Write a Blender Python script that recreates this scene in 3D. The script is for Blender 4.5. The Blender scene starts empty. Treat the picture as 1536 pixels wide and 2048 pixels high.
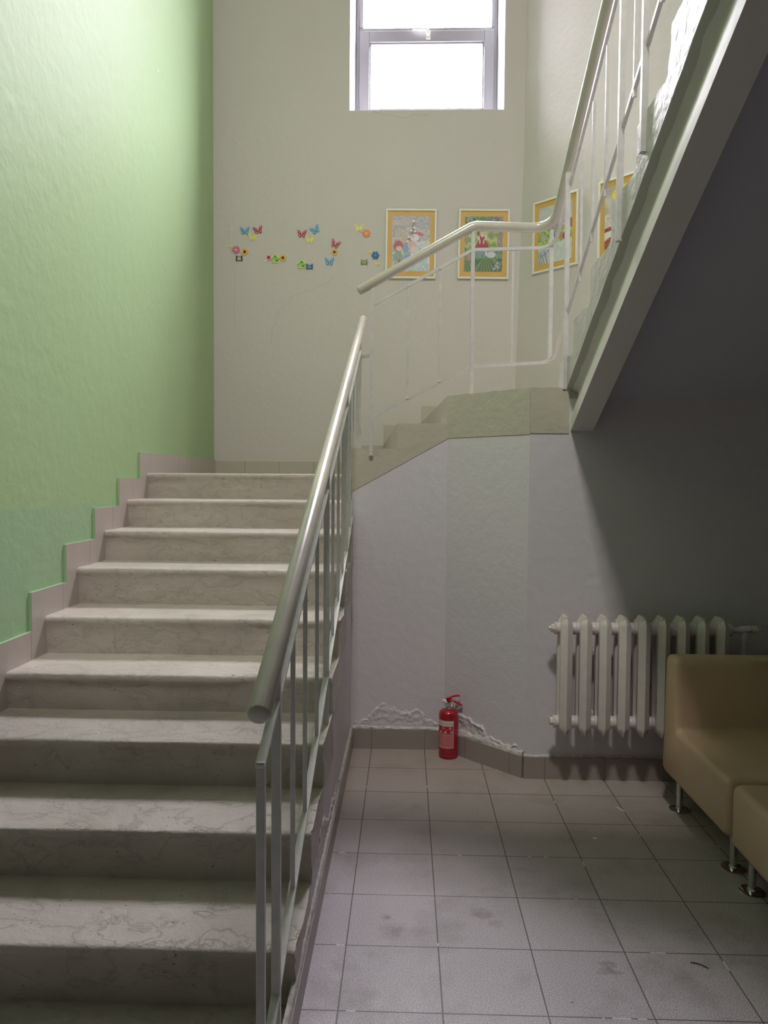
import bpy, bmesh, math, random
from mathutils import Vector, Matrix, noise
random.seed(7)
S = bpy.context.scene
PI = math.pi
# ------------------------------------------------------------------ camera
cd = bpy.data.cameras.new('camera'); cam = bpy.data.objects.new('camera', cd)
S.collection.objects.link(cam); S.camera = cam
cd.sensor_fit = 'VERTICAL'; cd.sensor_height = 36; cd.lens = 36 * 1486.5 / 2048
PITCH, YAW, ROLL, EYE = -0.04293310, -0.02894609, 0.00710553, 1.517
cy, sy, cp, sp = math.cos(YAW), math.sin(YAW), math.cos(PITCH), math.sin(PITCH)
fw = Vector((sy*cp, cy*cp, sp)); rt = Vector((cy, -sy, 0)); up = rt.cross(fw)
r2 = rt*math.cos(ROLL) + up*math.sin(ROLL); u2 = up*math.cos(ROLL) - rt*math.sin(ROLL)
cam.matrix_world = Matrix(((r2.x, u2.x, -fw.x, 0), (r2.y, u2.y, -fw.y, 0), (r2.z, u2.z, -fw.z, EYE), (0, 0, 0, 1)))
cd.clip_start = 0.05
# ------------------------------------------------------------------ light and exposure
S.view_settings.view_transform = 'Standard'; S.view_settings.look = 'None'
S.view_settings.gamma = 1; S.view_settings.use_curve_mapping = False
S.view_settings.exposure = 0.0
SKY = 92.0
LAMP = 220.0
W = bpy.data.worlds.new('World'); S.world = W; W.use_nodes = True
bg = W.node_tree.nodes['Background']; bg.inputs[0].default_value = (0.95, 0.905, 1.0, 1); # overcast sky: bright overhead, dimmer towards the horizon and the ground
wt = W.node_tree; tcw = wt.nodes.new('ShaderNodeTexCoord'); sxw = wt.nodes.new('ShaderNodeSeparateXYZ'); rw = wt.nodes.new('ShaderNodeMapRange'); mw = wt.nodes.new('ShaderNodeMath'); mw.operation = 'MULTIPLY'
wt.links.new(tcw.outputs['Generated'], sxw.inputs[0]); wt.links.new(sxw.outputs[2], rw.inputs[0]); rw.interpolation_type = 'SMOOTHSTEP'
rw.inputs[1].default_value = .12; rw.inputs[2].default_value = .80; rw.inputs[3].default_value = .05; rw.inputs[4].default_value = 1.0
wt.links.new(rw.outputs[0], mw.inputs[0]); mw.inputs[1].default_value = SKY; wt.links.new(mw.outputs[0], bg.inputs[1])

# ------------------------------------------------------------------ helpers
def tag(o, label=None, cat=None, group=None, kind=None):
    if label: o['label'] = label
    if cat: o['category'] = cat
    if group: o['group'] = group
    if kind: o['kind'] = kind
    return o
def thing(name, label, cat, loc=(0, 0, 0), rotz=0, group=None):
    o = bpy.data.objects.new(name, None); S.collection.objects.link(o)
    o.location = loc; o.rotation_euler = (0, 0, rotz); o.empty_display_size = .1
    return tag(o, label, cat, group)
def obj(name, bm, mats, parent=None, smooth=False, sharp=35):
    me = bpy.data.meshes.new(name)
    bmesh.ops.recalc_face_normals(bm, faces=bm.faces)
    bm.to_mesh(me); bm.free()
    for m in (mats if isinstance(mats, (list, tuple)) else [mats]): me.materials.append(m)
    o = bpy.data.objects.new(name, me); S.collection.objects.link(o)
    if parent: o.parent = parent
    if smooth:
        for p in me.polygons: p.use_smooth = True
        try: me.set_sharp_from_angle(angle=math.radians(sharp))
        except Exception: pass
    return o
def split(name, bm, mats, parent=None, smooth=False, sharp=35):
    """every loose piece becomes an object of its own"""
    left = set(bm.verts); out = []
    while left:
        st = [next(iter(left))]; comp = set()
        while st:
            v = st.pop()
            if v in comp: continue
            comp.add(v); st += [e.other_vert(v) for e in v.link_edges]
        left -= comp; b = bmesh.new(); mp = {v: b.verts.new(v.co) for v in comp}
        for f in {f for v in comp for f in v.link_faces}: b.faces.new([mp[v] for v in f.verts])
        out.append(obj(name, b, mats, parent, smooth, sharp))
    bm.free(); return out
def struct(name, bm, mats, smooth=False, **k):
    o = obj(name, bm, mats, None, smooth); o['kind'] = 'structure'; return o
def merge(bm, d):
    me = bpy.data.meshes.new('tmp'); d.to_mesh(me); d.free(); bm.from_mesh(me); bpy.data.meshes.remove(me)
def box(bm, x0, x1, y0, y1, z0, z1, bev=0, seg=2, mi=0):
    b = bmesh.new()
    bmesh.ops.create_cube(b, size=1)
    for v in b.verts: v.co = Vector((x0+(v.co.x+.5)*(x1-x0), y0+(v.co.y+.5)*(y1-y0), z0+(v.co.z+.5)*(z1-z0)))
    if bev: bmesh.ops.bevel(b, geom=b.edges[:], offset=bev, segments=seg, affect='EDGES', profile=.5)
    for f in b.faces: f.material_index = mi
    merge(bm, b)
def prism(bm, pts, axis, a0, a1, mi=0, mi_side=None):
    """polygon pts extruded along axis (0=X: pts are (y,z); 1=Y: (x,z); 2=Z: (x,y))"""
    def P(p, a):
        return Vector((a, p[0], p[1])) if axis == 0 else Vector((p[0], a, p[1])) if axis == 1 else Vector((p[0], p[1], a))
    A = [bm.verts.new(P(p, a0)) for p in pts]; B = [bm.verts.new(P(p, a1)) for p in pts]
    f1 = bm.faces.new(A); f2 = bm.faces.new(B[::-1]); f1.material_index = f2.material_index = mi
    n = len(pts)
    for i in range(n):
        f = bm.faces.new((A[i], B[i], B[(i+1) % n], A[(i+1) % n])); f.material_index = mi if mi_side is None else mi_side
def tube(bm, pts, r, seg=16, caps=True, round_ends=False, mi=0, squash=None):
    pts = [Vector(p) for p in pts]
    rad = [r]*len(pts) if not isinstance(r, (list, tuple)) else list(r)
    if round_ends:
        a = (pts[0]-pts[1]).normalized(); b = (pts[-1]-pts[-2]).normalized(); R0, R1 = rad[0], rad[-1]
        pre = [(pts[0]+a*R0*.5*math.sin(t), R0*math.cos(t)) for t in (1.45, 1.1, .75, .4)]
        post = [(pts[-1]+b*R1*.5*math.sin(t), R1*math.cos(t)) for t in (.4, .75, 1.1, 1.45)]
        pts = [p for p, _ in pre]+pts+[p for p, _ in post]; rad = [q for _, q in pre]+rad+[q for _, q in post]
    rings = []; n = len(pts); prev = None
    for i, p in enumerate(pts):
        t = (pts[min(i+1, n-1)]-pts[max(i-1, 0)]).normalized()
        if prev is None: u = t.orthogonal().normalized()
        else: u = (prev-t*prev.dot(t)).normalized()
        prev = u; v = t.cross(u)
        rings.append([bm.verts.new(p+(u*math.cos(2*PI*k/seg)+v*math.sin(2*PI*k/seg))*rad[i]) for k in range(seg)])
    for a, b in zip(rings, rings[1:]):
        for k in range(seg):
            f = bm.faces.new((a[k], a[(k+1) % seg], b[(k+1) % seg], b[k])); f.material_index = mi
    if caps:
        for q in (rings[0][::-1], rings[-1]): bm.faces.new(q).material_index = mi
def bar(bm, pts, w, h, side=None, mi=0):
    """rectangular bar through pts; w = width along 'side', h = other"""
    pts = [Vector(p) for p in pts]; n = len(pts); rings = []
    for i, p in enumerate(pts):
        t = Vector((0, 0, 0))
        if i: t += (p-pts[i-1]).normalized()
        if i < n-1: t += (pts[i+1]-p).normalized()
        t.normalize()
        s = Vector(side) if side is not None and not callable(side) else side(i)
        s = (s-t*s.dot(t)).normalized(); u = t.cross(s)
        rings.append([bm.verts.new(p+s*a*w/2+u*b*h/2) for a, b in ((-1, -1), (1, -1), (1, 1), (-1, 1))])
    for a, b in zip(rings, rings[1:]):
        for k in range(4): bm.faces.new((a[k], a[(k+1) % 4], b[(k+1) % 4], b[k])).material_index = mi
    bm.faces.new(rings[0][::-1]); bm.faces.new(rings[-1])
def lathe(bm, prof, seg=32, c=(0, 0), mi=0):
    rings = [[bm.verts.new((c[0]+r*math.cos(2*PI*k/seg), c[1]+r*math.sin(2*PI*k/seg), z)) for k in range(seg)] for r, z in prof]
    for a, b in zip(rings, rings[1:]):
        for k in range(seg): bm.faces.new((a[k], a[(k+1) % seg], b[(k+1) % seg], b[k])).material_index = mi
    bm.faces.new(rings[0][::-1]); bm.faces.new(rings[-1])
def grid(bm, fn, nu, nv, mi=0):
    vs = [[bm.verts.new(fn(i/nu, j/nv)) for i in range(nu+1)] for j in range(nv+1)]
    for j in range(nv):
        for i in range(nu): bm.faces.new((vs[j][i], vs[j][i+1], vs[j+1][i+1], vs[j+1][i])).material_index = mi

# ------------------------------------------------------------------ materials
def mat(name, col, rough=.6, var=0.0, scale=4, bump=0.0, bscale=30, bdist=.01, metal=0, spec=.5, extra=None, detail=6, coat=0):
    m = bpy.data.materials.new(name); m.use_nodes = True; nt = m.node_tree; N = nt.nodes; L = nt.links
    b = N['Principled BSDF']; b.inputs['Base Color'].default_value = (*col, 1); b.inputs['Roughness'].default_value = rough
    b.inputs['Metallic'].default_value = metal; b.inputs['Specular IOR Level'].default_value = spec
    if coat: b.inputs['Coat Weight'].default_value = coat; b.inputs['Coat Roughness'].default_value = .15
    tc = N.new('ShaderNodeTexCoord')
    if var:
        n = N.new('ShaderNodeTexNoise'); n.inputs['Scale'].default_value = scale; n.inputs['Detail'].default_value = detail
        L.new(tc.outputs['Object'], n.inputs['Vector'])
        r = N.new('ShaderNodeMapRange'); r.inputs[1].default_value = .3; r.inputs[2].default_value = .7
        r.inputs[3].default_value = 1-var; r.inputs[4].default_value = 1+var; L.new(n.outputs['Fac'], r.inputs[0])
        mx = N.new('ShaderNodeVectorMath'); mx.operation = 'SCALE'; mx.inputs[0].default_value = col
        L.new(r.outputs[0], mx.inputs['Scale']); L.new(mx.outputs[0], b.inputs['Base Color'])
    if bump:
        n = N.new('ShaderNodeTexNoise'); n.inputs['Scale'].default_value = bscale; n.inputs['Detail'].default_value = detail
        L.new(tc.outputs['Object'], n.inputs['Vector'])
        bp = N.new('ShaderNodeBump'); bp.inputs['Strength'].default_value = bump; bp.inputs['Distance'].default_value = bdist
        L.new(n.outputs['Fac'], bp.inputs['Height']); L.new(bp.outputs[0], b.inputs['Normal'])
    return m
def node(m, t, **k):
    n = m.node_tree.nodes.new(t)
    for a, v in k.items(): setattr(n, a, v)
    return n
def mathn(m, op, a, b=None, c=None):
    n = node(m, 'ShaderNodeMath', operation=op); L = m.node_tree.links
    for i, v in enumerate((a, b, c)):
        if v is None: continue
        if isinstance(v, (int, float)): n.inputs[i].default_value = v
        else: L.new(v, n.inputs[i])
    return n.outputs[0]
def mixc(m, fac, a, b):
    n = node(m, 'ShaderNodeMix', data_type='RGBA'); L = m.node_tree.links
    if isinstance(fac, (int, float)): n.inputs[0].default_value = fac
    else: L.new(fac, n.inputs[0])
    for i, v in ((6, a), (7, b)):
        if isinstance(v, tuple): n.inputs[i].default_value = (*v, 1)
        else: L.new(v, n.inputs[i])
    return n.outputs[2]

def on_floor(px, py):
    d = fw+r2*((px-768)/1486.5)-u2*((py-1024)/1486.5); t = -EYE/d.z
    return d.x*t, d.y*t
STAINS = [(*on_floor(x, y), r, a) for x, y, r, a in ((775, 1835, .022, .55), (790, 1862, .035, .4), (965, 1830, .045, .4), (1217, 1937, .04, .55), (990, 1848, .03, .3))]
def m_floor():
    m = mat('porcelain_floor_tile', (.3, .27, .25), .42); N = m.node_tree.nodes; L = m.node_tree.links; b = N['Principled BSDF']
    g = node(m, 'ShaderNodeNewGeometry'); s = node(m, 'ShaderNodeSeparateXYZ'); L.new(g.outputs['Position'], s.inputs[0])
    nz = node(m, 'ShaderNodeTexNoise'); nz.inputs['Scale'].default_value = 12; L.new(g.outputs['Position'], nz.inputs[0])
    def edge(o, off):
        u = mathn(m, 'DIVIDE', mathn(m, 'SUBTRACT', o, off), .3)
        f = mathn(m, 'FRACT', u)
        return mathn(m, 'MULTIPLY', mathn(m, 'MINIMUM', f, mathn(m, 'SUBTRACT', 1, f)), .3), mathn(m, 'FLOOR', u)
    ex, ix = edge(s.outputs[0], .11829); ey, iy = edge(s.outputs[1], 3.85851)
    e = mathn(m, 'MINIMUM', ex, ey)
    mr = node(m, 'ShaderNodeMapRange'); mr.inputs[1].default_value = .0013; mr.inputs[2].default_value = .0026; L.new(e, mr.inputs[0])
    tile = mr.outputs[0]
    # speckled tile body
    n1 = node(m, 'ShaderNodeTexNoise'); n1.inputs['Scale'].default_value = 260; n1.inputs['Detail'].default_value = 3; L.new(g.outputs['Position'], n1.inputs[0])
    r1 = node(m, 'ShaderNodeValToRGB'); r1.color_ramp.elements[0].position = .36; r1.color_ramp.elements[0].color = (.29, .255, .26, 1)
    r1.color_ramp.elements[1].position = .6; r1.color_ramp.elements[1].color = (.60, .555, .575, 1); L.new(n1.outputs[0], r1.inputs[0])
    # tile-to-tile variation
    wn = node(m, 'ShaderNodeTexWhiteNoise', noise_dimensions='2D'); cb = node(m, 'ShaderNodeCombineXYZ'); L.new(ix, cb.inputs[0]); L.new(iy, cb.inputs[1]); L.new(cb.outputs[0], wn.inputs['Vector'])
    tv = mathn(m, 'ADD', mathn(m, 'MULTIPLY', wn.outputs['Value'], .08), .96)
    sc = node(m, 'ShaderNodeVectorMath', operation='SCALE'); L.new(r1.outputs[0], sc.inputs[0]); L.new(tv, sc.inputs['Scale'])
    # dirt smears
    n2 = node(m, 'ShaderNodeTexNoise'); n2.inputs['Scale'].default_value = 3.2; n2.inputs['Detail'].default_value = 9; n2.inputs['Roughness'].default_value = .68; L.new(g.outputs['Position'], n2.inputs[0])
    r2_ = node(m, 'ShaderNodeMapRange'); r2_.inputs[1].default_value = .5; r2_.inputs[2].default_value = .68; r2_.inputs[3].default_value = 0; r2_.inputs[4].default_value = .45; L.new(n2.outputs[0], r2_.inputs[0])
    c = mixc(m, r2_.outputs[0], sc.outputs[0], (.17, .13, .105))
    # worn dirt is heavier close to the far wall
    dy = node(m, 'ShaderNodeMapRange'); dy.inputs[1].default_value = 2.3; dy.inputs[2].default_value = 3.9; dy.inputs[3].default_value = 0; dy.inputs[4].default_value = .55; L.new(s.outputs[1], dy.inputs[0])
    c = mixc(m, dy.outputs[0], c, (.36, .275, .215))
    # three scuffed stains
    nzs = node(m, 'ShaderNodeTexNoise'); nzs.inputs['Scale'].default_value = 34; nzs.inputs['Detail'].default_value = 6; L.new(g.outputs['Position'], nzs.inputs[0])
    for sx_, sy_, rr, st in STAINS:
        dd = node(m, 'ShaderNodeVectorMath', operation='DISTANCE'); L.new(g.outputs['Position'], dd.inputs[0]); dd.inputs[1].default_value = (sx_, sy_, 0)
        f_ = node(m, 'ShaderNodeMapRange'); f_.inputs[1].default_value = rr; f_.inputs[2].default_value = rr*.35; f_.inputs[3].default_value = 0; f_.inputs[4].default_value = st
        L.new(mathn(m, 'ADD', dd.outputs['Value'], mathn(m, 'MULTIPLY', mathn(m, 'SUBTRACT', nzs.outputs[0], .5), rr*2.4)), f_.inputs[0])
        c = mixc(m, f_.outputs[0], c, (.16, .11, .10))
    # fine grit
    n3 = node(m, 'ShaderNodeTexVoronoi'); n3.inputs['Scale'].default_value = 26; L.new(g.outputs['Position'], n3.inputs[0])
    grit = mathn(m, 'LESS_THAN', n3.outputs['Distance'], .045)
    c = mixc(m, mathn(m, 'MULTIPLY', grit, .6), c, (.06, .05, .05))
    # grout: dark with pale spots
    n4 = node(m, 'ShaderNodeTexNoise'); n4.inputs['Scale'].default_value = 9; n4.inputs['Detail'].default_value = 5; L.new(g.outputs['Position'], n4.inputs[0])
    pale = mathn(m, 'GREATER_THAN', n4.outputs[0], .635)
    gr = mixc(m, pale, (.09, .08, .07), (.72, .70, .68))
    c = mixc(m, tile, gr, c)
    L.new(c, b.inputs['Base Color'])
    bp = node(m, 'ShaderNodeBump'); bp.inputs['Strength'].default_value = .3; bp.inputs['Distance'].default_value = .0015
    h = mathn(m, 'ADD', tile, mathn(m, 'MULTIPLY', n1.outputs[0], .25)); L.new(h, bp.inputs['Height']); L.new(bp.outputs[0], b.inputs['Normal'])
    return m
def m_stair():
    m = mat('painted_concrete_step', (.44, .41, .34), .45); N = m.node_tree.nodes; L = m.node_tree.links; b = N['Principled BSDF']
    g = node(m, 'ShaderNodeNewGeometry'); mp = node(m, 'ShaderNodeMapping'); mp.inputs['Scale'].default_value = (.8, 1, 1.1); L.new(g.outputs['Position'], mp.inputs[0])
    n1 = node(m, 'ShaderNodeTexNoise'); n1.inputs['Scale'].default_value = 7; n1.inputs['Detail'].default_value = 9; n1.inputs['Roughness'].default_value = .62; n1.inputs['Distortion'].default_value = .25; L.new(mp.outputs[0], n1.inputs[0])
    v = node(m, 'ShaderNodeTexVoronoi'); v.inputs['Scale'].default_value = 30; v.inputs['Randomness'].default_value = 1
    dst = node(m, 'ShaderNodeTexNoise'); dst.inputs['Scale'].default_value = 90; L.new(g.outputs['Position'], dst.inputs[0]); vm = node(m, 'ShaderNodeVectorMath', operation='MULTIPLY_ADD'); L.new(dst.outputs['Color'], vm.inputs[0]); vm.inputs[1].default_value = (.008, .008, .008); L.new(g.outputs['Position'], vm.inputs[2]); L.new(vm.outputs[0], v.inputs[0])
    n2 = node(m, 'ShaderNodeTexNoise'); n2.inputs['Scale'].default_value = 5; L.new(g.outputs['Position'], n2.inputs[0])
    pit = mathn(m, 'MULTIPLY', mathn(m, 'LESS_THAN', v.outputs['Distance'], .09), mathn(m, 'GREATER_THAN', n2.outputs[0], .52))
    nf = node(m, 'ShaderNodeTexNoise'); nf.inputs['Scale'].default_value = 150; nf.inputs['Detail'].default_value = 4; L.new(g.outputs['Position'], nf.inputs[0])
    ridge = mathn(m, 'ABSOLUTE', mathn(m, 'SUBTRACT', n1.outputs[0], .5))
    h = mathn(m, 'SUBTRACT', mathn(m, 'ADD', mathn(m, 'MULTIPLY', n1.outputs[0], 1.0), mathn(m, 'ADD', mathn(m, 'MULTIPLY', nf.outputs[0], .08), mathn(m, 'MULTIPLY', mathn(m, 'MAXIMUM', mathn(m, 'SUBTRACT', .016, ridge), 0), 4.5))), mathn(m, 'MULTIPLY', pit, .8))
    bp = node(m, 'ShaderNodeBump'); bp.inputs['Strength'].default_value = 1; bp.inputs['Distance'].default_value = .015; L.new(h, bp.inputs['Height']); L.new(bp.outputs[0], b.inputs['Normal'])
    n3 = node(m, 'ShaderNodeTexNoise'); n3.inputs['Scale'].default_value = 2.5; n3.inputs['Detail'].default_value = 8; L.new(g.outputs['Position'], n3.inputs[0])
    mr = node(m, 'ShaderNodeMapRange'); mr.inputs[1].default_value = .35; mr.inputs[2].default_value = .65; L.new(n3.outputs[0], mr.inputs[0])
    c = mixc(m, mr.outputs[0], (.49, .435, .39), (.58, .52, .475))
    c = mixc(m, mathn(m, 'MULTIPLY', pit, .75), c, (.06, .05, .04))
    L.new(c, b.inputs['Base Color'])
    return m
def m_green():
    m = mat('green_gloss_wall_paint', (.36, .56, .36), .55, spec=.2); N = m.node_tree.nodes; L = m.node_tree.links; b = N['Principled BSDF']
    g = node(m, 'ShaderNodeNewGeometry'); s = node(m, 'ShaderNodeSeparateXYZ'); L.new(g.outputs['Position'], s.inputs[0])
    n = node(m, 'ShaderNodeTexNoise'); n.inputs['Scale'].default_value = 1.3; n.inputs['Detail'].default_value = 5; L.new(g.outputs['Position'], n.inputs[0])
    c = mixc(m, n.outputs[0], (.37, .53, .285), (.41, .57, .30))
    nw = node(m, 'ShaderNodeTexNoise'); nw.inputs['Scale'].default_value = 4; L.new(g.outputs['Position'], nw.inputs[0])
    zz = mathn(m, 'ADD', s.outputs[2], mathn(m, 'MULTIPLY', nw.outputs[0], .02))
    low = mathn(m, 'MULTIPLY', mathn(m, 'LESS_THAN', zz, 1.388), .55)
    c = mixc(m, low, c, (.345, .53, .345))
    v = node(m, 'ShaderNodeTexVoronoi'); v.inputs['Scale'].default_value = 2.2; L.new(g.outputs['Position'], v.inputs[0])
    chip = mathn(m, 'LESS_THAN', v.outputs['Distance'], .022)
    c = mixc(m, mathn(m, 'MULTIPLY', chip, .8), c, (.7, .78, .7))
    L.new(c, b.inputs['Base Color'])
    bp = node(m, 'ShaderNodeBump'); bp.inputs['Strength'].default_value = .35; bp.inputs['Distance'].default_value = .01
    n2 = node(m, 'ShaderNodeTexNoise'); n2.inputs['Scale'].default_value = 14; n2.inputs['Detail'].default_value = 7; L.new(g.outputs['Position'], n2.inputs[0])
    L.new(n2.outputs[0], bp.inputs['Height']); L.new(bp.outputs[0], b.inputs['Normal'])
    return m
def m_wall(name, col, col2, rough=.5, cracks=False, bump=.3):
    m = mat(name, col, rough); N = m.node_tree.nodes; L = m.node_tree.links; b = N['Principled BSDF']
    g = node(m, 'ShaderNodeNewGeometry')
    n = node(m, 'ShaderNodeTexNoise'); n.inputs['Scale'].default_value = 1.1; n.inputs['Detail'].default_value = 6; L.new(g.outputs['Position'], n.inputs[0])
    c = mixc(m, n.outputs[0], col, col2)
    if cracks:
        n5 = node(m, 'ShaderNodeTexNoise'); n5.inputs['Scale'].default_value = .9; n5.inputs['Detail'].default_value = 7; L.new(g.outputs['Position'], n5.inputs[0])
        cr = mathn(m, 'LESS_THAN', mathn(m, 'ABSOLUTE', mathn(m, 'SUBTRACT', n5.outputs[0], .56)), .0011)
        c = mixc(m, mathn(m, 'MULTIPLY', cr, .10), c, (.15, .14, .12))
    L.new(c, b.inputs['Base Color'])
    n2 = node(m, 'ShaderNodeTexNoise'); n2.inputs['Scale'].default_value = 18; n2.inputs['Detail'].default_value = 8; L.new(g.outputs['Position'], n2.inputs[0])
    bp = node(m, 'ShaderNodeBump'); bp.inputs['Strength'].default_value = bump; bp.inputs['Distance'].default_value = .008
    L.new(n2.outputs[0], bp.inputs['Height']); L.new(bp.outputs[0], b.inputs['Normal'])
    return m
def m_skirt(name, c0, axis, off, pitch=.3, rough=.35):
    m = mat(name, c0, rough); L = m.node_tree.links; b = m.node_tree.nodes['Principled BSDF']
    g = node(m, 'ShaderNodeNewGeometry'); s = node(m, 'ShaderNodeSeparateXYZ'); L.new(g.outputs['Position'], s.inputs[0])
    o = s.outputs[axis] if isinstance(axis, int) else mathn(m, 'SUBTRACT', s.outputs[0], s.outputs[1])
    f = mathn(m, 'FRACT', mathn(m, 'DIVIDE', mathn(m, 'SUBTRACT', o, off), pitch))
    e = mathn(m, 'LESS_THAN', mathn(m, 'MINIMUM', f, mathn(m, 'SUBTRACT', 1, f)), .006)
    n = node(m, 'ShaderNodeTexNoise'); n.inputs['Scale'].default_value = 200; L.new(g.outputs['Position'], n.inputs[0])
    c = mixc(m, n.outputs[0], tuple(v*.88 for v in c0), tuple(min(1, v*1.12) for v in c0))
    c = mixc(m, mathn(m, 'MULTIPLY', e, .7), c, (.12, .10, .09))
    L.new(c, b.inputs['Base Color'])
    return m
def m_vcol(name, rough=.5, coat=0):
    m = bpy.data.materials.new(name); m.use_nodes = True; b = m.node_tree.nodes['Principled BSDF']
    a = m.node_tree.nodes.new('ShaderNodeVertexColor'); a.layer_name = 'ink'; m.node_tree.links.new(a.outputs[0], b.inputs['Base Color'])
    b.inputs['Roughness'].default_value = rough
    if coat: b.inputs['Coat Weight'].default_value = coat; b.inputs['Coat Roughness'].default_value = .25
    return m
M = {}
M['floor'] = m_floor(); M['step'] = m_stair(); M['green'] = m_green()
M['back'] = m_wall('beige_wall_paint', (.575, .545, .51), (.625, .59, .555), .5)
M['lilac'] = m_wall('grey_lilac_wall_paint', (.66, .62, .665), (.72, .68, .725), .5, False, .45)
M['slab'] = m_wall('beige_plaster_edge', (.50, .47, .385), (.56, .52, .44), .5, False, .7)
M['beam'] = m_wall('grey_white_beam_paint', (.74, .71, .69), (.78, .75, .72), .45, False, .2)
M['soffit'] = m_wall('grey_soffit_paint', (.55, .56, .63), (.59, .60, .67), .6, False, .2)
M['ragged'] = m_wall('rough_grey_plaster', (.48, .47, .44), (.56, .55, .52), .4, False, 1.0)
M['white_ceiling'] = m_wall('white_ceiling_paint', (.66, .63, .63), (.68, .65, .65), .7)
M['upper_wall'] = m_wall('grey_upper_wall_paint', (.46, .42, .44), (.50, .46, .48), .6)
M['mortar'] = mat('pale_mortar', (.62, .59, .56), .8, .2, 40, .8, 60, .006)
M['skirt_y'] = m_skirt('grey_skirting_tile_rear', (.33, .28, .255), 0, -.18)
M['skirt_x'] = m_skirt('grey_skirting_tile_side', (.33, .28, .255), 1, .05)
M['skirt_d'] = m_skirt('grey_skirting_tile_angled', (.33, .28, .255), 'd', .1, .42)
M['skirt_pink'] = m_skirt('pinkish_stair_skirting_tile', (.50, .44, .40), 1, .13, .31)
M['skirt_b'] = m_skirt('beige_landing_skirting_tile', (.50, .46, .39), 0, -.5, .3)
M['rail'] = mat('cream_gloss_handrail_paint', (.56, .53, .45), .24, .05, 12, .12, 60, .002, coat=.5)
M['iron'] = mat('grey_white_railing_paint', (.63, .61, .60), .35, .08, 25, .35, 90, .002)
M['radiator'] = mat('grey_white_radiator_paint', (.72, .66, .64), .38, .05, 20, .12, 70, .002)
M['leather'] = mat('tan_faux_leather', (.58, .41, .275), .42, .04, 3, .12, 300, .0008)
M['chrome'] = mat('chrome', (.75, .75, .76), .12, metal=1)
M['red'] = mat('red_extinguisher_enamel', (.36, .006, .018), .22, coat=.4)
M['redplastic'] = mat('red_lever_paint', (.55, .01, .025), .35)
M['black'] = mat('black_rubber', (.02, .02, .02), .5)
M['white'] = mat('white_plastic', (.8, .8, .78), .35)
M['pvc'] = mat('white_window_frame', (.36, .35, .38), .35)
M['frame'] = mat('cream_picture_frame', (.82, .80, .70), .35)
M['mount'] = mat('ochre_picture_mount', (.68, .42, .12), .45, .05, 10)
M['print'] = m_vcol('printed_paper', .35, .3); M['label'] = m_vcol('printed_label', .3, .3)
M['reveal'] = mat('white_window_reveal', (.62, .62, .64), .6)
mg = bpy.data.materials.new('window_glass'); mg.use_nodes = True; nt = mg.node_tree; nt.nodes.clear()
o_ = nt.nodes.new('ShaderNodeOutputMaterial'); mx = nt.nodes.new('ShaderNodeMixShader'); tr = nt.nodes.new('ShaderNodeBsdfTransparent'); gl = nt.nodes.new('ShaderNodeBsdfGlossy'); fr = nt.nodes.new('ShaderNodeFresnel')
gl.inputs['Roughness'].default_value = .02; mx.inputs[0].default_value = .05; nt.links.new(tr.outputs[0], mx.inputs[1]); nt.links.new(gl.outputs[0], mx.inputs[2]); nt.links.new(mx.outputs[0], o_.inputs[0])
M['glass'] = mg

# ------------------------------------------------------------------ main dimensions
XL, XS = -1.672, -.300                 # green wall / flank of the lower flight
YB, TOP = 6.45, 7.5                    # window wall / ceiling of the stairwell
Y0, TR = 4.725, .3422                  # first nosing under the landing / tread depth
ZN = [1.553, 1.390, 1.228, 1.063, .878, .705, .550, .380, .214, .045]
XR = 2.3; YF = -2.6; YW = 3.765
# floor
bm = bmesh.new(); box(bm, XL-.2, XR+.2, YF-.2, 4.4, -.12, 0); struct('floor', bm, M['floor'])
# green wall on the left
bm = bmesh.new(); box(bm, XL-.2, XL, YF-.2, YB+.4, -.1, TOP+.2); struct('wall_left', bm, M['green'])
# window wall with splayed opening
ox0, ox1, oz0, oz1 = -.503, .803, 4.655, 7.1
ix0, ix1, iz0, iz1, YI = -.470, .772, 4.70, 7.05, 6.75
bm = bmesh.new()
def quad(bm, a, b, c, d, mi=0):
    bm.faces.new([bm.verts.new(p) for p in (a, b, c, d)]).material_index = mi
XBR = 1.0
for (a, b, c, d) in ((XL-.1, ox0, -.1, TOP+.1), (ox1, XBR, 1.2, TOP+.1), (ox0, ox1, 1.2, oz0), (ox0, ox1, oz1, TOP+.1)):
    box(bm, a, b, YB, YB+.012, c, d)
for (a, b, c, d) in ((XL-.1, ix0-.0, -.1, TOP+.1), (ix1, XBR+.5, 1.2, TOP+.1), (ix0, ix1, 1.2, iz0), (ix0, ix1, iz1, TOP+.1)):
    box(bm, a, b, YI-.01, YI+.12, c, d)
q = [(ox0, YB, oz0), (ox1, YB, oz0), (ox1, YB, oz1), (ox0, YB, oz1)]; p = [(ix0, YI, iz0), (ix1, YI, iz0), (ix1, YI, iz1), (ix0, YI, iz1)]
for k in range(4): quad(bm, q[k], q[(k+1) % 4], p[(k+1) % 4], p[k], 1)
o = struct('wall_back', bm, [M['back'], M['reveal']])
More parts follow.
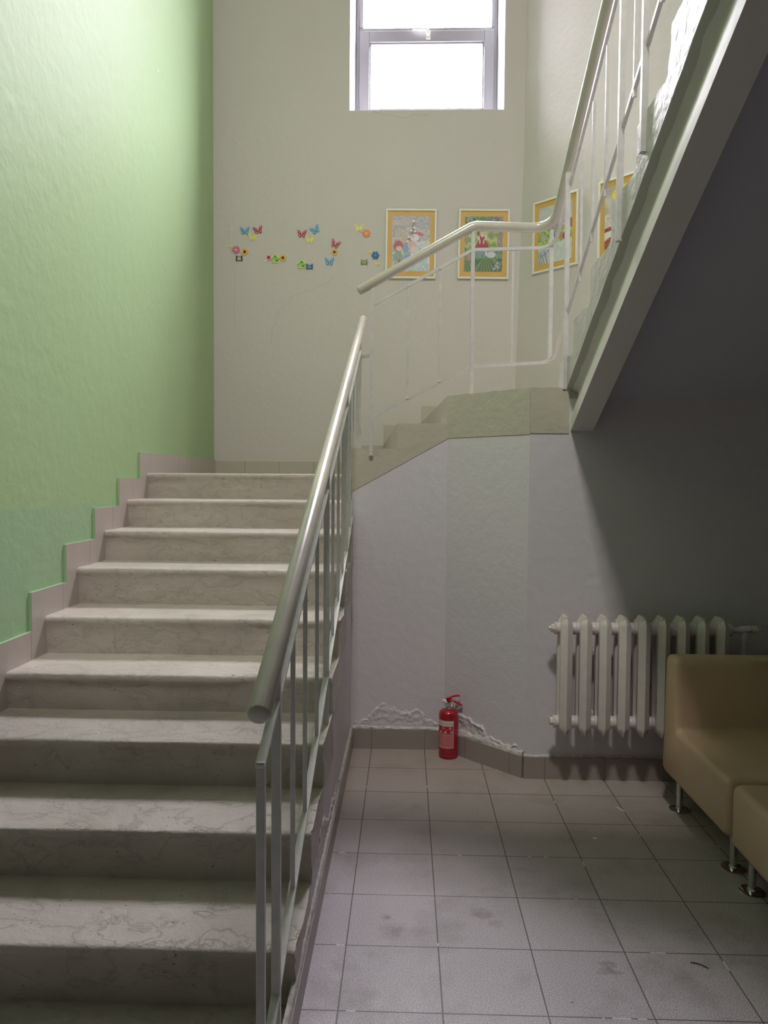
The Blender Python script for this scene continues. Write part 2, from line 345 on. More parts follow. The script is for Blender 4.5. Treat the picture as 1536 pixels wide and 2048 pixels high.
# window
w = bpy.data.objects.new('window_1', None); S.collection.objects.link(w); w.location = ((ix0+ix1)/2, YI, iz0); w['kind'] = 'structure'
bpy.context.view_layer.update()
def wobj(name, bm, m):
    for v in bm.verts: v.co -= Vector(w.location)
    return obj(name, bm, m, w)
bm = bmesh.new()
FW = .028
for a, b, c, d in ((ix0, ix0+FW, iz0, iz1), (ix1-FW, ix1, iz0, iz1), (ix0+FW, ix1-FW, iz0, iz0+FW), (ix0+FW, ix1-FW, iz1-FW, iz1), (ix0+FW, ix1-FW, 5.47, 5.50)):
    box(bm, a, b, YI-.02, YI+.05, c, d, .004)
box(bm, -.44, -.408, YI-.03, YI+.04, 5.5, iz1-FW, .003); box(bm, .72, .744, YI-.03, YI+.04, 5.5, iz1-FW, .003)
wobj('window_frame', bm, M['pvc'])
bm = bmesh.new()
for a, b, c, d in ((-.442, -.352, iz0+.03, 5.47), (.656, .744, iz0+.03, 5.47), (-.352, .656, 5.372, 5.47), (-.352, .656, iz0+.03, 4.80)):
    box(bm, a, b, YI-.035, YI+.03, c, d, .006)
for a, b, c, d in ((-.352, -.340, 4.80, 5.372), (.644, .656, 4.80, 5.372), (-.34, .644, 5.360, 5.372)):
    box(bm, a, b, YI-.02, YI+.02, c, d, .002)
sash = wobj('window_sash', bm, M['pvc'])
bm = bmesh.new(); tube(bm, [(.165, YI-.035, 5.425), (.165, YI-.07, 5.425), (.162, YI-.078, 5.44), (.15, YI-.08, 5.452), (.03, YI-.08, 5.457)], [.012, .011, .011, .011, .010], 10, round_ends=True); box(bm, .145, .185, YI-.045, YI-.033, 5.39, 5.455, .004)
h = wobj('window_handle', bm, M['white'])
bm = bmesh.new(); box(bm, -.35, .654, YI, YI+.006, 4.79, 5.375); wobj('glass_pane', bm, M['glass'])
bm = bmesh.new(); box(bm, -.41, .72, YI+.01, YI+.016, 5.49, iz1-.02); wobj('glass_pane', bm, M['glass'])
# angled wall right of the window wall
bm = bmesh.new()
c0, c1 = Vector((.933, 6.45)), Vector((.985, 6.45)); d0 = Vector((1, -1))*1.32
ls = [(.905, 1.2), (.979, 4.32), (.984, TOP+.1)]
vs = [[bm.verts.new((x+k*d0.x, 6.45+k*d0.y, z)) for k in (0, 1)] for x, z in ls]
fs = [bm.faces.new((a[0], a[1], b[1], b[0])) for a, b in zip(vs, vs[1:])]; r = bmesh.ops.extrude_face_region(bm, geom=fs); bmesh.ops.translate(bm, vec=(.14, .14, 0), verts=[v for v in r['geom'] if isinstance(v, bmesh.types.BMVert)])
struct('wall_corner', bm, M['back'])
bm = bmesh.new(); box(bm, XR, XR+.2, YF-.2, 5.4, -.1, TOP+.1); struct('wall_right', bm, M['upper_wall'])
bm = bmesh.new(); box(bm, XL-.2, XR+.2, YF-.2, YF, -.1, TOP+.1); struct('wall_front', bm, M['upper_wall'])
bm = bmesh.new(); box(bm, XL-.2, XR+.2, YF-.2, YI+.2, TOP, TOP+.15); struct('ceiling', bm, M['white_ceiling'])
# slab of the upper storey above the lobby
bm = bmesh.new(); box(bm, XL, XR, YF, 1.60, 3.18, 3.52); o = struct('ceiling_lobby', bm, M['white_ceiling'])

# ------------------------------------------------------------------ lower walls of the lobby
def stepz(y):        # height of the tread surface above y
    for k in range(9, -1, -1):
        if y < Y0-(k-1)*TR: return ZN[k]
    return ZN[0]
pts = [(1.30, -.05), (4.15, -.05), (4.15, ZN[1]-.03)]
prof = []
for k in range(1, 10):
    yk = Y0-k*TR; yb = min(Y0-(k-1)*TR, 4.15)
    if yk > 4.15: continue
    prof += [(yb+.022, ZN[k]-.022), (yk+.03, ZN[k]-.025)]
pts = [(4.15, -.05), (4.15, ZN[1]-.022)]+[q for q in prof if q[0] < 4.15]+[(1.67, .0), (1.67, -.05)]
bm = bmesh.new(); prism(bm, pts, 0, XS-.012, XS)
struct('wall_stair_side', bm, M['lilac'])
cor = [(-.36, 4.15), (.228, 4.15), (.620, 3.765), (XR, 3.765)]
def wall_seg(bm, a, b, z0, z1, off=0, th=.12, mi=0):
    a, b = Vector((*a, 0)), Vector((*b, 0)); d = (b-a).normalized(); n = Vector((d.y, -d.x, 0))  # faces -Y
    P = [a+n*off, b+n*off, b-n*th, a-n*th]
    prism(bm, [(p.x, p.y) for p in P], 2, z0, z1, mi)
bm = bmesh.new(); prism(bm, [(XS, -.05), (.228, -.05), (.228, 1.78), (-.30, 1.48)], 1, 4.15, 4.25); struct('wall_rear', bm, M['lilac'])
bm = bmesh.new(); wall_seg(bm, cor[1], cor[2], -.05, 1.79, th=.1); struct('wall_angled', bm, M['lilac'])
bm = bmesh.new(); wall_seg(bm, cor[2], cor[3], -.05, 1.93, th=.1); struct('wall_behind_radiator', bm, M['lilac'])

# ------------------------------------------------------------------ landings
bm = bmesh.new()
box(bm, XL, XS-.0, Y0+.02, YB, 1.36, ZN[0])
struct('floor_landing', bm, M['step'])
bm = bmesh.new()
# upper landing slab
prism(bm, [(.228, 4.155), (.620, 3.77), (XR, 3.77), (XR, 5.2), (1.0, 6.45), (.1, 6.45)], 2, 1.80, 1.985)
struct('floor_upper_landing', bm, M['step'])
# beige edge: sloping under the short flight, straight under the landing (ragged top)
bm = bmesh.new()
def ragged(a, b, z, n, amp, sd):
    return [(a+(b-a)*i/n, z+amp*noise.noise(Vector((i*.9, sd, 0)))) for i in range(n+1)]
top = ragged(-.300, -.049, 1.692, 8, .008, 1)+ragged(-.049, -.046, 1.76, 1, 0, 2)+ragged(-.049, .222, 1.832, 8, .007, 3)
pts = [(-.300, 1.452), (.230, 1.748), (.230, 1.83)]+[q for q in top[::-1]]
prism(bm, pts, 1, 4.147, 4.30)
struct('trim_1', bm, M['slab'])
bm = bmesh.new()
def edge_wall(bm, a, b, z0, tops, off, th):
    a, b = Vector((*a, 0)), Vector((*b, 0)); d = (b-a); L_ = d.length; d.normalize(); nn = Vector((d.y, -d.x, 0)); n = len(tops)-1
    F = [bm.verts.new(a+d*L_*i/n+nn*off+Vector((0, 0, tops[i]))) for i in range(n+1)]
    G = [bm.verts.new(a+d*L_*i/n+nn*off+Vector((0, 0, z0))) for i in range(n+1)]
    B = [bm.verts.new(a+d*L_*i/n-nn*th+Vector((0, 0, tops[i]-.004))) for i in range(n+1)]
    for i in range(n):
        bm.faces.new((G[i], G[i+1], F[i+1], F[i])); bm.faces.new((F[i], F[i+1], B[i+1], B[i]))
    bm.faces.new((G[0], F[0], B[0])); bm.faces.new((G[n], F[n], B[n]))
    for i in range(n): bm.faces.new((G[i+1], G[i], B[i], B[i+1]))
edge_wall(bm, (.228, 4.148), (.620, 3.763), 1.752, [1.978+.008*noise.noise(Vector((i*.8, 9, 0)))+.006*min(i, 1) for i in range(13)], .002, .14)
edge_wall(bm, (.620, 3.763), (.815, 3.763), 1.757, [1.985+.004*noise.noise(Vector((i*.8, 4, 0))) for i in range(7)], .002, .14)
struct('trim_2', bm, M['slab'])

# ------------------------------------------------------------------ lower flight of stairs
def step_mesh(k, x0, x1, y, z, zb, yb, sd, ragged_right=True):
    """poured concrete step: rounded nosing, uneven face"""
    bm = bmesh.new(); nx = 56
    prof = [(y+.017, zb-.01), (y+.015, zb+(z-zb)*.25), (y+.014, zb+(z-zb)*.5), (y+.010, zb+(z-zb)*.72), (y+.004, z-.034), (y-.001, z-.024), (y-.001, z-.013), (y+.004, z-.004), (y+.014, z-.0005), (y+.04, z), (y+.14, z-.001), (y+.25, z), (yb+.028, z), (yb+.028, zb-.012)]
    rows = []
    for i in range(nx+1):
        x = x0+(x1-x0)*i/nx; row = []
        for j, (py, pz) in enumerate(prof):
            n1 = noise.noise(Vector((x*3.1, j*.6+sd*7, sd))); n2 = noise.noise(Vector((x*19, j*1.7, sd*3)))
            a = .0045 if j < 13 else 0
            dy = a*n1+.0016*n2 if j < 9 else 0; dz = .6*(a*n1*.7+.0012*n2) if 4 <= j < 13 else 0
            xx = x
            if i == nx and ragged_right: xx = x+.010*noise.noise(Vector((j*.9, sd*5.3, 2)))
            row.append(bm.verts.new((xx, py+dy, pz+dz)))
        rows.append(row)
    m = len(prof)
    for a, b in zip(rows, rows[1:]):
        for j in range(m): bm.faces.new((a[j], b[j], b[(j+1) % m], a[(j+1) % m]))
    bm.faces.new(rows[0]); bm.faces.new(rows[-1][::-1])
    return bm
lower = thing('staircase', 'lower flight of beige painted concrete steps climbing beside the green wall', 'staircase', (0, 0, 0))
for k in range(0, 10):
    y = Y0-k*TR; z = ZN[k]; zb = ZN[k+1] if k < 9 else -.01; yb = y+TR if k else YB-.01-.028
    if k == 0: yb = Y0+.30
    obj('step', step_mesh(k, XL, XS+.006 if k > 1 else XS-.004, y, z, zb, yb, k+1.37), M['step'], lower, True, 60)
# short flight up to the upper landing
short = thing('corner_staircase', 'short flight of two beige corner steps between the landings under the window', 'staircase')
bm = bmesh.new(); prism(bm, [(-.300, 4.16), (-.050, 4.16), (-.19, 6.445), (-.52, 6.445), (-.31, 4.72)], 2, 1.40, 1.690); obj('step', bm, M['step'], short)
bm = bmesh.new(); prism(bm, [(-.050, 4.16), (.226, 4.16), (.13, 6.445), (-.19, 6.445)], 2, 1.50, 1.832); obj('step', bm, M['step'], short)
# ------------------------------------------------------------------ skirtings
bm = bmesh.new()
def stepped(d, h, cut=0):
    t = []; b = []
    for k in range(0, 10):
        yk = Y0-k*TR-d; z = ZN[k]+h
        yb = YB-.005 if k == 0 else Y0-(k-1)*TR-d
        t += [(yb, z), (yk, z)]
        b += [(YB-.005 if k == 0 else Y0-(k-1)*TR+.04, ZN[k]-.02), (Y0-k*TR+.04, ZN[k]-.02)]
    return t, b
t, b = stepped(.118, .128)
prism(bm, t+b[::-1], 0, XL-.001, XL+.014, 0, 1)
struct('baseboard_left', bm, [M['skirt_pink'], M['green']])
bm = bmesh.new()
box(bm, XL+.012, -.46, YB-.013, YB-.0005, ZN[0]-.02, 1.672)
box(bm, -.50, -.19, YB-.013, YB-.0005, 1.66, 1.815); box(bm, -.19, .135, YB-.013, YB-.0005, 1.8, 1.99); box(bm, .135, .93, YB-.013, YB-.0005, 1.95, 2.155)
struct('baseboard_back', bm, M['skirt_b'])
def skirt(name, a, b, mt, h=.112):
    bm = bmesh.new(); wall_seg(bm, a, b, -.01, h, .016, .03); return struct(name, bm, mt)
bm = bmesh.new(); box(bm, XS-.01, XS+.014, 1.66, 4.15, -.01, .10); struct('baseboard_stair_side', bm, M['skirt_x'])
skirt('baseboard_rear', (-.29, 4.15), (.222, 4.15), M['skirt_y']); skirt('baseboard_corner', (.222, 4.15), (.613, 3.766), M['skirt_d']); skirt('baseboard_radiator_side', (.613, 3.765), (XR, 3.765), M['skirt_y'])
# mortar smears along the top of the skirting
def lumpy(name, a, b, z0, z1, depth, sd, n=90, mt='mortar', amp=1.0):
    a, b = Vector((*a, 0)), Vector((*b, 0)); d = b-a; Ln = d.length; u = d.normalized(); nn = Vector((u.y, -u.x, 0)); bm = bmesh.new(); m_ = 10
    def fn(s, t):
        z = z0+(z1-z0)*t*(1+.5*amp*noise.noise(Vector((s*Ln*9, sd, 4)))+.2*noise.noise(Vector((s*Ln*40, sd, 1))))
        prof = math.sin(PI*min(1, max(0, .12+t*.88)))**.6 if t < 1 else 0
        off = depth*prof*(.75+.35*amp*noise.noise(Vector((s*Ln*22, t*3, sd)))+.12*noise.noise(Vector((s*Ln*70, t*6, sd)))) - (.004 if t >= 1 else 0)
        return a+u*Ln*s+nn*max(-.004, off)+Vector((0, 0, z))
    grid(bm, fn, n, m_); return struct(name, bm, M[mt], True)
lumpy('trim_3', (XS, 1.67), (XS, 4.15), .085, .125, .015, 3, 140, amp=.3)
bpy.data.objects['trim_3'].scale = (1, 1, 1)
lumpy('trim_4', (-.29, 4.15), (.222, 4.15), .104, .128, .014, 5)
lumpy('trim_5', (.222, 4.15), (.613, 3.766), .100, .14, .015, 6)
lumpy('trim_6', (.613, 3.765), (1.5, 3.765), .105, .122, .012, 7)
# blistered, flaking plaster above the skirting
def blister(name, P, L_, hfun, depth, sd, mt='lilac', zmax=.36, n=150, m_=60):
    """plaster that has swollen and flaked off in irregular layers; P(s, off, z) places a point on the wall"""
    bm = bmesh.new()
    def fn(s, t):
        z = .112+(zmax-.112)*t; x = s*L_
        f = noise.noise(Vector((x*9, z*9, sd)))*.6+noise.noise(Vector((x*26, z*26, sd+3)))*.3+noise.noise(Vector((x*70, z*70, sd+7)))*.12
        d1 = (.112+hfun(s)+.07*f-z)/.004                 # outer layer
        d2 = (.112+hfun(s)*.55+.09*f-z)/.004             # inner layer
        k = min(1, s*14)*min(1, (1-s)*14)
        a = max(0, min(1, d1*.5+.5)); b = max(0, min(1, d2*.5+.5))
        lip = math.exp(-((d1-1)/2.2)**2)*max(0, .3+noise.noise(Vector((x*18, 1, sd)))*1.6)
        off = k*depth*(a*.55-b*.35+lip*.7+a*.45*noise.noise(Vector((x*48, z*48, sd))))
        return P(s, off-.0012*(1-a)-.0006, z)
    grid(bm, fn, n, m_); return struct(name, bm, M[mt], True)
def on_seg(a, b):
    a, b = Vector((*a, 0)), Vector((*b, 0)); u = (b-a).normalized(); nn = Vector((u.y, -u.x, 0))
    return (lambda s, off, z: a+(b-a)*s+nn*off+Vector((0, 0, z))), (b-a).length
Pf, Ln_ = on_seg((-.29, 4.15), (.215, 4.15)); blister('trim_7', Pf, Ln_, lambda s: .045+.075*math.sin(PI*min(1, s*1.1)), .008, 11)
Pf, Ln_ = on_seg((.236, 4.142), (.60, 3.785)); blister('trim_8', Pf, Ln_, lambda s: .155*(1-s)**1.2+.015, .012, 12)
blister('trim_9', lambda s, off, z: Vector((XS+off, 2.35+1.1*s, z)), 1.1, lambda s: .10*(1-s)+.015+.05*math.exp(-((s-.3)/.15)**2), .007, 14, zmax=.30, n=200)

# hairline cracks in the paint of the window wall
def crack(name, pts, w=.0012):
    bm = bmesh.new(); P3 = []
    for k in range(len(pts)-1):
        for q in range(8):
            t = q/8; X = pts[k][0]*(1-t)+pts[k+1][0]*t+1.2*noise.noise(Vector((k*8+q, 3, 1))*.7); Y = pts[k][1]*(1-t)+pts[k+1][1]*t+1.2*noise.noise(Vector((k*8+q, 9, 1))*.7)
            d = fw+r2*((X-768)/1486.5)-u2*((Y-1024)/1486.5); tt = (YB-.0002)/d.y; P3.append(Vector((d.x*tt, YB-.0002, EYE+d.z*tt)))
    bar(bm, P3, .0008, w, (0, 1, 0)); return struct(name, bm, M['crack'])
M['crack'] = mat('dusty_crack', (.30, .28, .25), .9)
crack('trim_10', [(457, 446), (458, 490), (462, 500), (467, 532), (470, 568), (468, 610), (469, 660)])
crack('trim_11', [(541, 690), (545, 655), (560, 618), (590, 590), (622, 580), (655, 566), (668, 552)])
crack('trim_12', [(745, 224), (782, 231), (810, 236), (828, 229), (860, 231)])

# ------------------------------------------------------------------ upper flight (seen from below)
XU = .820
upper = thing('upper_staircase', 'upper flight of stairs seen from below with white side beam and grey soffit', 'staircase')
SL = .497
def zbeam(y): return 1.752+SL*(3.80-y)
YE = 1.602
# side beam: section with a plaster cove under the step ends
bm = bmesh.new()
sec = [(XU+.004, .0), (XU+.004, .03), (XU+.006, .06), (XU+.011, .09), (XU+.019, .12), (XU+.030, .15), (XU+.040, .175), (XU+.036, .195), (XU+.015, .208), (XU-.004, .215), (XU-.004, .26), (XU+.115, .26), (XU+.115, .0)]
N_ = 46; rows = []
for i in range(N_+1):
    y = 3.768+(YE-3.768)*i/N_; j = .003*noise.noise(Vector((y*4, 0, 3)))
    rows.append([bm.verts.new((sx+j*(1 if a in (6, 7, 8) else .3), y, zbeam(y)+sz)) for a, (sx, sz) in enumerate(sec)])
for a, b in zip(rows, rows[1:]):
    for j in range(len(sec)): bm.faces.new((a[j], a[(j+1) % len(sec)], b[(j+1) % len(sec)], b[j]))
bm.faces.new(rows[0]); bm.faces.new(rows[-1][::-1])
obj('side_beam', bm, M['beam'], upper, True, 50)
bm = bmesh.new()
prism(bm, [(3.766, 1.928), (3.766, 2.02), (YE, zbeam(YE)+.30), (YE, zbeam(YE)+.185)], 0, XU+.11, XR-.002)
obj('soffit', bm, M['soffit'], upper)
# ragged step ends
UY0, UT, UR, UZ = 3.96, .3165, .1575, 1.985
def uz(k): return UZ+UR*k
for k in range(1, 9):
    yf = UY0-(k-1)*UT; z = uz(k); y1 = max(yf-UT-.02, 1.602)
    bm = bmesh.new(); prism(bm, [(yf-.012, z-UR-.01), (yf-.012, z-.012), (y1, z-.012), (y1, zbeam(y1)+.24), (yf-.1, zbeam(yf-.1)+.24)], 0, XU+.012, XR-.003)
    obj('step', bm, M['ragged'], upper)
# one continuous, badly trowelled plaster edge follows the ends of the steps
pts = []
for k in range(1, 8):
    yf = UY0-(k-1)*UT; z = uz(k); n = 7
    for i in range(n+1):                 # riser, going up
        t = i/n; pts.append((yf-.004+.016*noise.noise(Vector((t*2.4, k*3.1, 5)))+.005*noise.noise(Vector((t*9, k*3.1, 1)))-.018*max(0, t-.75)*4*.4, z-UR+.012+(UR-.02)*t))
    for i in range(1, n+4):              # tread, going towards the lobby
        t = i/(n+4); pts.append((yf-.016-(UT-.02)*t, z-.004+.010*noise.noise(Vector((t*4, k*2.3, 8)))+.004*noise.noise(Vector((t*16, k, 2)))+.004*(t > .1)))
yl = pts[-1][0]
bm = bmesh.new(); n = len(pts); cols = []
for i, (y, z) in enumerate(pts):
    yb2 = UY0-.01+(yl-UY0+.01)*i/(n-1); zl = max(zbeam(yb2)+.208+.005*noise.noise(Vector((yb2*9, 3, 9))), 1.86)
    cols.append([bm.verts.new((x, a, b)) for x, a, b in ((XU-.020, yb2, zl), (XU-.020, (y+yb2)/2, (z+zl)/2), (XU-.018, y, z-.003), (XU-.013, y, z), (XU+.016, y, z), (XU+.016, yb2, zl))])
for a, b in zip(cols, cols[1:]):
    for q in range(6): bm.faces.new((a[q], b[q], b[(q+1) % 6], a[(q+1) % 6]))
bm.faces.new(cols[0]); bm.faces.new(cols[-1][::-1])
obj('plaster_edge', bm, M['ragged'], upper)

# ------------------------------------------------------------------ lower railing
def lx(y): return -.3135+.004*(y-1.6)
rail = thing('stair_railing', 'painted steel railing with round handrail on the lower flight', 'railing')
hz = lambda y: 1.003+(2.635-1.003)/(5.19-1.60)*(y-1.60)
bm = bmesh.new(); tube(bm, [(lx(y)-.004, y, hz(y)) for y in (1.60, 2.5, 3.5, 4.5, 5.16)], .0262, 24, round_ends=True); obj('handrail', bm, M['rail'], rail, True, 60)
tb = lambda y: hz(y)-.112
lb = lambda y: hz(y)-.805+.018*(y-1.6)*0
yb0 = 1.605
lb = lambda y: .2395+(.739-.2395)/(2.894-1.82)*(y-1.82) if False else .465+(.739-.465)/(2.894-2.30)*(y-2.30)
# lower bar follows the pitch of the flight
lb = lambda y: .739+.4546*(y-2.894)
bm = bmesh.new(); bar(bm, [(lx(1.592), 1.592, tb(1.592)), (lx(4.86), 4.86, tb(4.86))], .022, .008, (1, 0, 0)); obj('top_bar', bm, M['iron'], rail)
bm = bmesh.new(); bar(bm, [(lx(1.60), 1.60, lb(1.60)), (lx(4.82), 4.82, lb(4.82))], .022, .008, (1, 0, 0)); obj('bottom_bar', bm, M['iron'], rail)
def vbar(y, z0, z1, w, name, par, x=None, d=None):
    bm = bmesh.new(); xx = lx(y) if x is None else x
    box(bm, xx-w/2, xx+w/2, y-(d or w)/2, y+(d or w)/2, z0, z1, .0015, 1)
    # weld bead
    return obj(name, bm, M['iron'], par)
vbar(1.603, -.0, tb(1.603)+.004, .019, 'post', rail)
for y, zb in ((1.795, .14), (2.90, .44), (3.80, .88), (4.82, 1.50)):
    vbar(y, zb if y < 4.5 else 1.56, hz(y)-.015, .022, 'post', rail)
for y in (2.055, 2.30, 2.60, 3.14, 3.38, 3.60, 4.04, 4.28, 4.55):
    vbar(y, lb(y), tb(y), .013, 'baluster', rail)
# brackets that pin the posts to the flank of the flight
bm = bmesh.new()
for y, z in ((2.90, .455), (3.80, .90)): box(bm, lx(y)-.013, XS+.004, y-.016, y+.016, z-.012, z+.012, .002)
split('bracket', bm, M['iron'], rail)
# ------------------------------------------------------------------ landing + upper railing
rail2 = thing('landing_railing', 'painted steel railing around the upper landing and rising with the upper flight', 'railing')
YR = 4.135; XH = .800
def arc(pa, pb, pc, r, n=8):
    pa, pb, pc = Vector(pa), Vector(pb), Vector(pc); u = (pa-pb).normalized()*r; v = (pc-pb).normalized()*r
    return [pb+u*(1-t)**2+v*t*t for t in [i/n for i in range(n+1)]]
p0, p1, p2 = (-.262, YR, 2.560), (.357, YR, 2.905), (XH, YR, 2.905)
hs = .545; p3 = (XH, 1.0, 3.037+hs*(3.773-1.0))
bend = arc(p1, (XH, YR+.02, 2.90), p3, .13, 10)
bm = bmesh.new(); tube(bm, [p0, (.1, YR, 2.762), (.345, YR, 2.898), (.37, YR, 2.906)]+bend+[p3], .0262, 24, round_ends=True); obj('handrail', bm, M['rail'], rail2, True, 60)
hu = lambda y: 3.037+hs*(3.773-y)
def sd(pts):
    def f(i):
        a = Vector(pts[max(0, i-1)]); b = Vector(pts[min(len(pts)-1, i+1)]); t = b-a; return Vector((-t.y, t.x, 0)).normalized() if abs(t.x)+abs(t.y) > 1e-6 else Vector((1, 0, 0))
    return f
tp = [(-.192, YR, 2.478), (.352, YR, 2.776)]
P = tp+[(.366, YR, 2.778)]+arc((.4, YR, 2.778), (XH, YR, 2.790), (XH, 1.0, 2.812+hs*(3.94-1.0)), .10, 8)+[(XH, 1.0, 2.812+hs*(3.94-1.0))]
bm = bmesh.new(); bar(bm, P, .014, .016, sd(P)); obj('top_bar', bm, M['iron'], rail2)
P = [(-.19, YR, 1.864), (.352, YR, 2.143), (.37, YR, 2.148)]+arc((.4, YR, 2.163), (XH, YR, 2.165), (XH, 1.0, 2.289+.55*(3.792-1.0)), .10, 8)+[(XH, 1.0, 2.289+.55*(3.792-1.0))]
bm = bmesh.new(); bar(bm, P, .014, .016, sd(P)); obj('bottom_bar', bm, M['iron'], rail2)
lu = lambda y: 2.289+.55*(3.792-y); tu = lambda y: 2.812+hs*(3.94-y)
def vb2(x, y, z0, z1, w, name): return vbar(y, z0, z1, w, name, rail2, x=x)
vb2(-.194, YR, 1.650, 2.59, .020, 'post'); vb2(.357, YR, 1.98, 2.885, .021, 'post'); vb2(.782, YR-.012, 2.165, 2.88, .020, 'post')
for x, a, b in ((.005, 1.965, 2.588), (.180, 2.056, 2.683), (.575, 2.158, 2.783)): vb2(x, YR, a, b, .0135, 'baluster')
vb2(XH-.01, 3.765, 1.975, hu(3.765), .022, 'post')
vb2(XH-.006, 2.865, 2.42, hu(2.865), .022, 'post'); vb2(XH-.006, 2.592, 2.63, hu(2.592), .022, 'post')
for y in (3.515, 3.305, 3.095, 2.72, 2.44, 2.2, 1.98): vb2(XH, y, lu(y), tu(y), .013, 'baluster')
vb2(XH-.006, 2.10, 2.86, hu(2.10), .022, 'post')
# link between the two railings
bm = bmesh.new(); bar(bm, [(lx(4.82)+.008, 4.82, 2.305), (-.196, YR, 2.205)], .02, .012, (0, 0, 1)); obj('link_bar', bm, M['iron'], rail2)
# weld lumps
bm = bmesh.new()
for x, y, z in ((.005, YR, 1.968), (.18, YR, 2.06), (.575, YR, 2.166), (.005, YR, 2.582), (.18, YR, 2.676), (.575, YR, 2.775), (-.194, YR, 1.658), (.357, YR, 1.992), (XH-.012, 3.765, 1.99), (XH-.008, 2.865, 2.43), (XH-.008, 2.592, 2.64)):
    b = bmesh.new(); bmesh.ops.create_icosphere(b, subdivisions=2, radius=.0092); bmesh.ops.translate(b, verts=b.verts, vec=(x, y-.003, z)); merge(bm, b)
split('weld_bead', bm, M['iron'], rail2, True)

# ------------------------------------------------------------------ radiator
rad = thing('radiator', 'grey white cast iron column radiator on the shaded lobby wall', 'radiator', (.785, 3.635, .275))
def column(bm, y0, y1, sgn):
    # cross-section (x,y) with a ridge on the outer side
    w = .0285
    sec = [(-w*.55, 0), (-w, .010), (-w, .034), (-.006, .052), (0, .056), (.006, .052), (w, .034), (w, .010), (w*.55, 0)]
    lv = [(0.004, .22, -.018), (.030, .82, -.004), (.050, 1, 0), (.30, 1, 0), (.545, 1, 0), (.560, .86, -.004), (.581, .25, -.022)]
    rings = []
    for z, sx, dy in lv:
        rings.append([bm.verts.new((x*sx, y0+sgn*(max(0, yy+dy) if yy > .03 else yy), z)) for x, yy in sec])
    m = len(sec)
    for a, b in zip(rings, rings[1:]):
        for j in range(m): bm.faces.new((a[j], a[(j+1) % m], b[(j+1) % m], b[j]))
    bm.faces.new(rings[0][::-1]); bm.faces.new(rings[-1])
NS, PS = 9, .0932
for i in range(NS):
    bm = bmesh.new(); x = i*PS
    column(bm, -.014, 0, -1); column(bm, .014, 0, 1)
    for z0, z1, pk in ((.012, .085, 0), (.500, .583, 1)):      # heads joining the two columns
        if pk: prof = [(-.027, z0), (.027, z0), (.027, .548), (.006, .586), (-.006, .586), (-.027, .548)]
        else: prof = [(-.027, z1), (.027, z1), (.027, .040), (.005, .004), (-.005, .004), (-.027, .040)]
        prism(bm, prof, 1, -.045, .045)
    for z in (.062, .524): tube(bm, [(-PS/2, 0, z), (-PS/2+.012, 0, z), (-.02, 0, z), (.02, 0, z), (PS/2-.012, 0, z), (PS/2, 0, z)], [.032, .029, .031, .031, .029, .032], 18)
    bmesh.ops.translate(bm, verts=bm.verts, vec=(x, 0, 0))
    obj('section', bm, M['radiator'], rad, True, 32)
bm = bmesh.new()
for z, x0 in ((.524, -PS/2), (.062, -PS/2)):
    tube(bm, [(x0-.022, 0, z), (x0-.006, 0, z), (x0-.004, 0, z), (x0+.002, 0, z)], [.020, .022, .031, .031], 8)
tube(bm, [(-PS/2-.034, 0, .524), (-PS/2-.02, 0, .524)], [.010, .013], 6)
split('plug', bm, M['radiator'], rad, True, 30)
xe = (NS-1)*PS+PS/2
bm = bmesh.new(); tube(bm, [(xe, 0, .524), (xe+.01, 0, .524), (xe+.011, 0, .524), (xe+.05, 0, .524)], [.031, .029, .013, .013], 16)
tube(bm, [(xe+.05, 0, .524), (xe+.10, 0, .530)], .019, 14)
tube(bm, [(xe+.073, 0, .524), (xe+.073, 0, .47), (xe+.073, 0, .469)], [.018, .018, .013], 14); tube(bm, [(xe+.073, 0, .475), (xe+.073, 0, .0), (xe+.073, 0, -.27)], .013, 14)
obj('supply_pipe', bm, M['radiator'], rad, True, 40)
bm = bmesh.new(); tube(bm, [(xe+.10, 0, .528), (xe+.108, 0, .528), (xe+.112, 0, .528), (xe+.132, 0, .528), (xe+.134, 0, .528), (xe+.150, 0, .528)], [.010, .010, .020, .018, .008, .009], 10); obj('valve', bm, M['radiator'], rad, True, 40)
bm = bmesh.new()
for x in (PS*1.5, PS*5.5):
    for z in (.40, .09): box(bm, x-.012, x+.012, .02, .131, z, z+.02, .003)
split('wall_bracket', bm, M['radiator'], rad)

# ------------------------------------------------------------------ seats
def rbox(x0, x1, y0, y1, z0, z1, bev, seg=5):
    bm = bmesh.new(); box(bm, x0, x1, y0, y1, z0, z1, bev, seg); return bm
sofa = thing('sofa', 'tan faux leather armless sofa with backrest beside the radiator', 'sofa', (1.215, 2.775, 0))
SWD = .90
# one upholstered body: L-shaped side profile with rounded corners
def rounded_profile(pts, radii, n=6):
    out = []
    m = len(pts)
    for i in range(m):
        p = Vector(pts[i]); a = (Vector(pts[i-1])-p).normalized(); b = (Vector(pts[(i+1) % m])-p).normalized(); r = radii[i]
        if r == 0: out.append(p); continue
        for j in range(n+1):
            t = j/n; out.append(p+a*r*(1-t)**2+b*r*t*t)
    return out
prof = rounded_profile([(0, .175), (.715, .165), (.690, .725), (.575, .730), (.545, .400), (0, .405)], [.045, .045, .04, .045, .03, .035])
bm = bmesh.new(); lay = [(0, .030), (.008, .012), (.018, .004), (.034, 0)]
cen = Vector((.36, .29))
def inset(p, d):
    # shrink profile towards its medial line
    q = Vector(p)
    return q
rings = []
xs = [(0.0, .022), (.006, .010), (.015, .003), (.030, 0), (SWD-.03, 0), (SWD-.015, .003), (SWD-.006, .010), (SWD, .022)]
n = len(prof)
def normal(i):
    a = prof[i-1]; b = prof[(i+1) % n]; t = (b-a); t.normalize(); return Vector((t.y, -t.x))
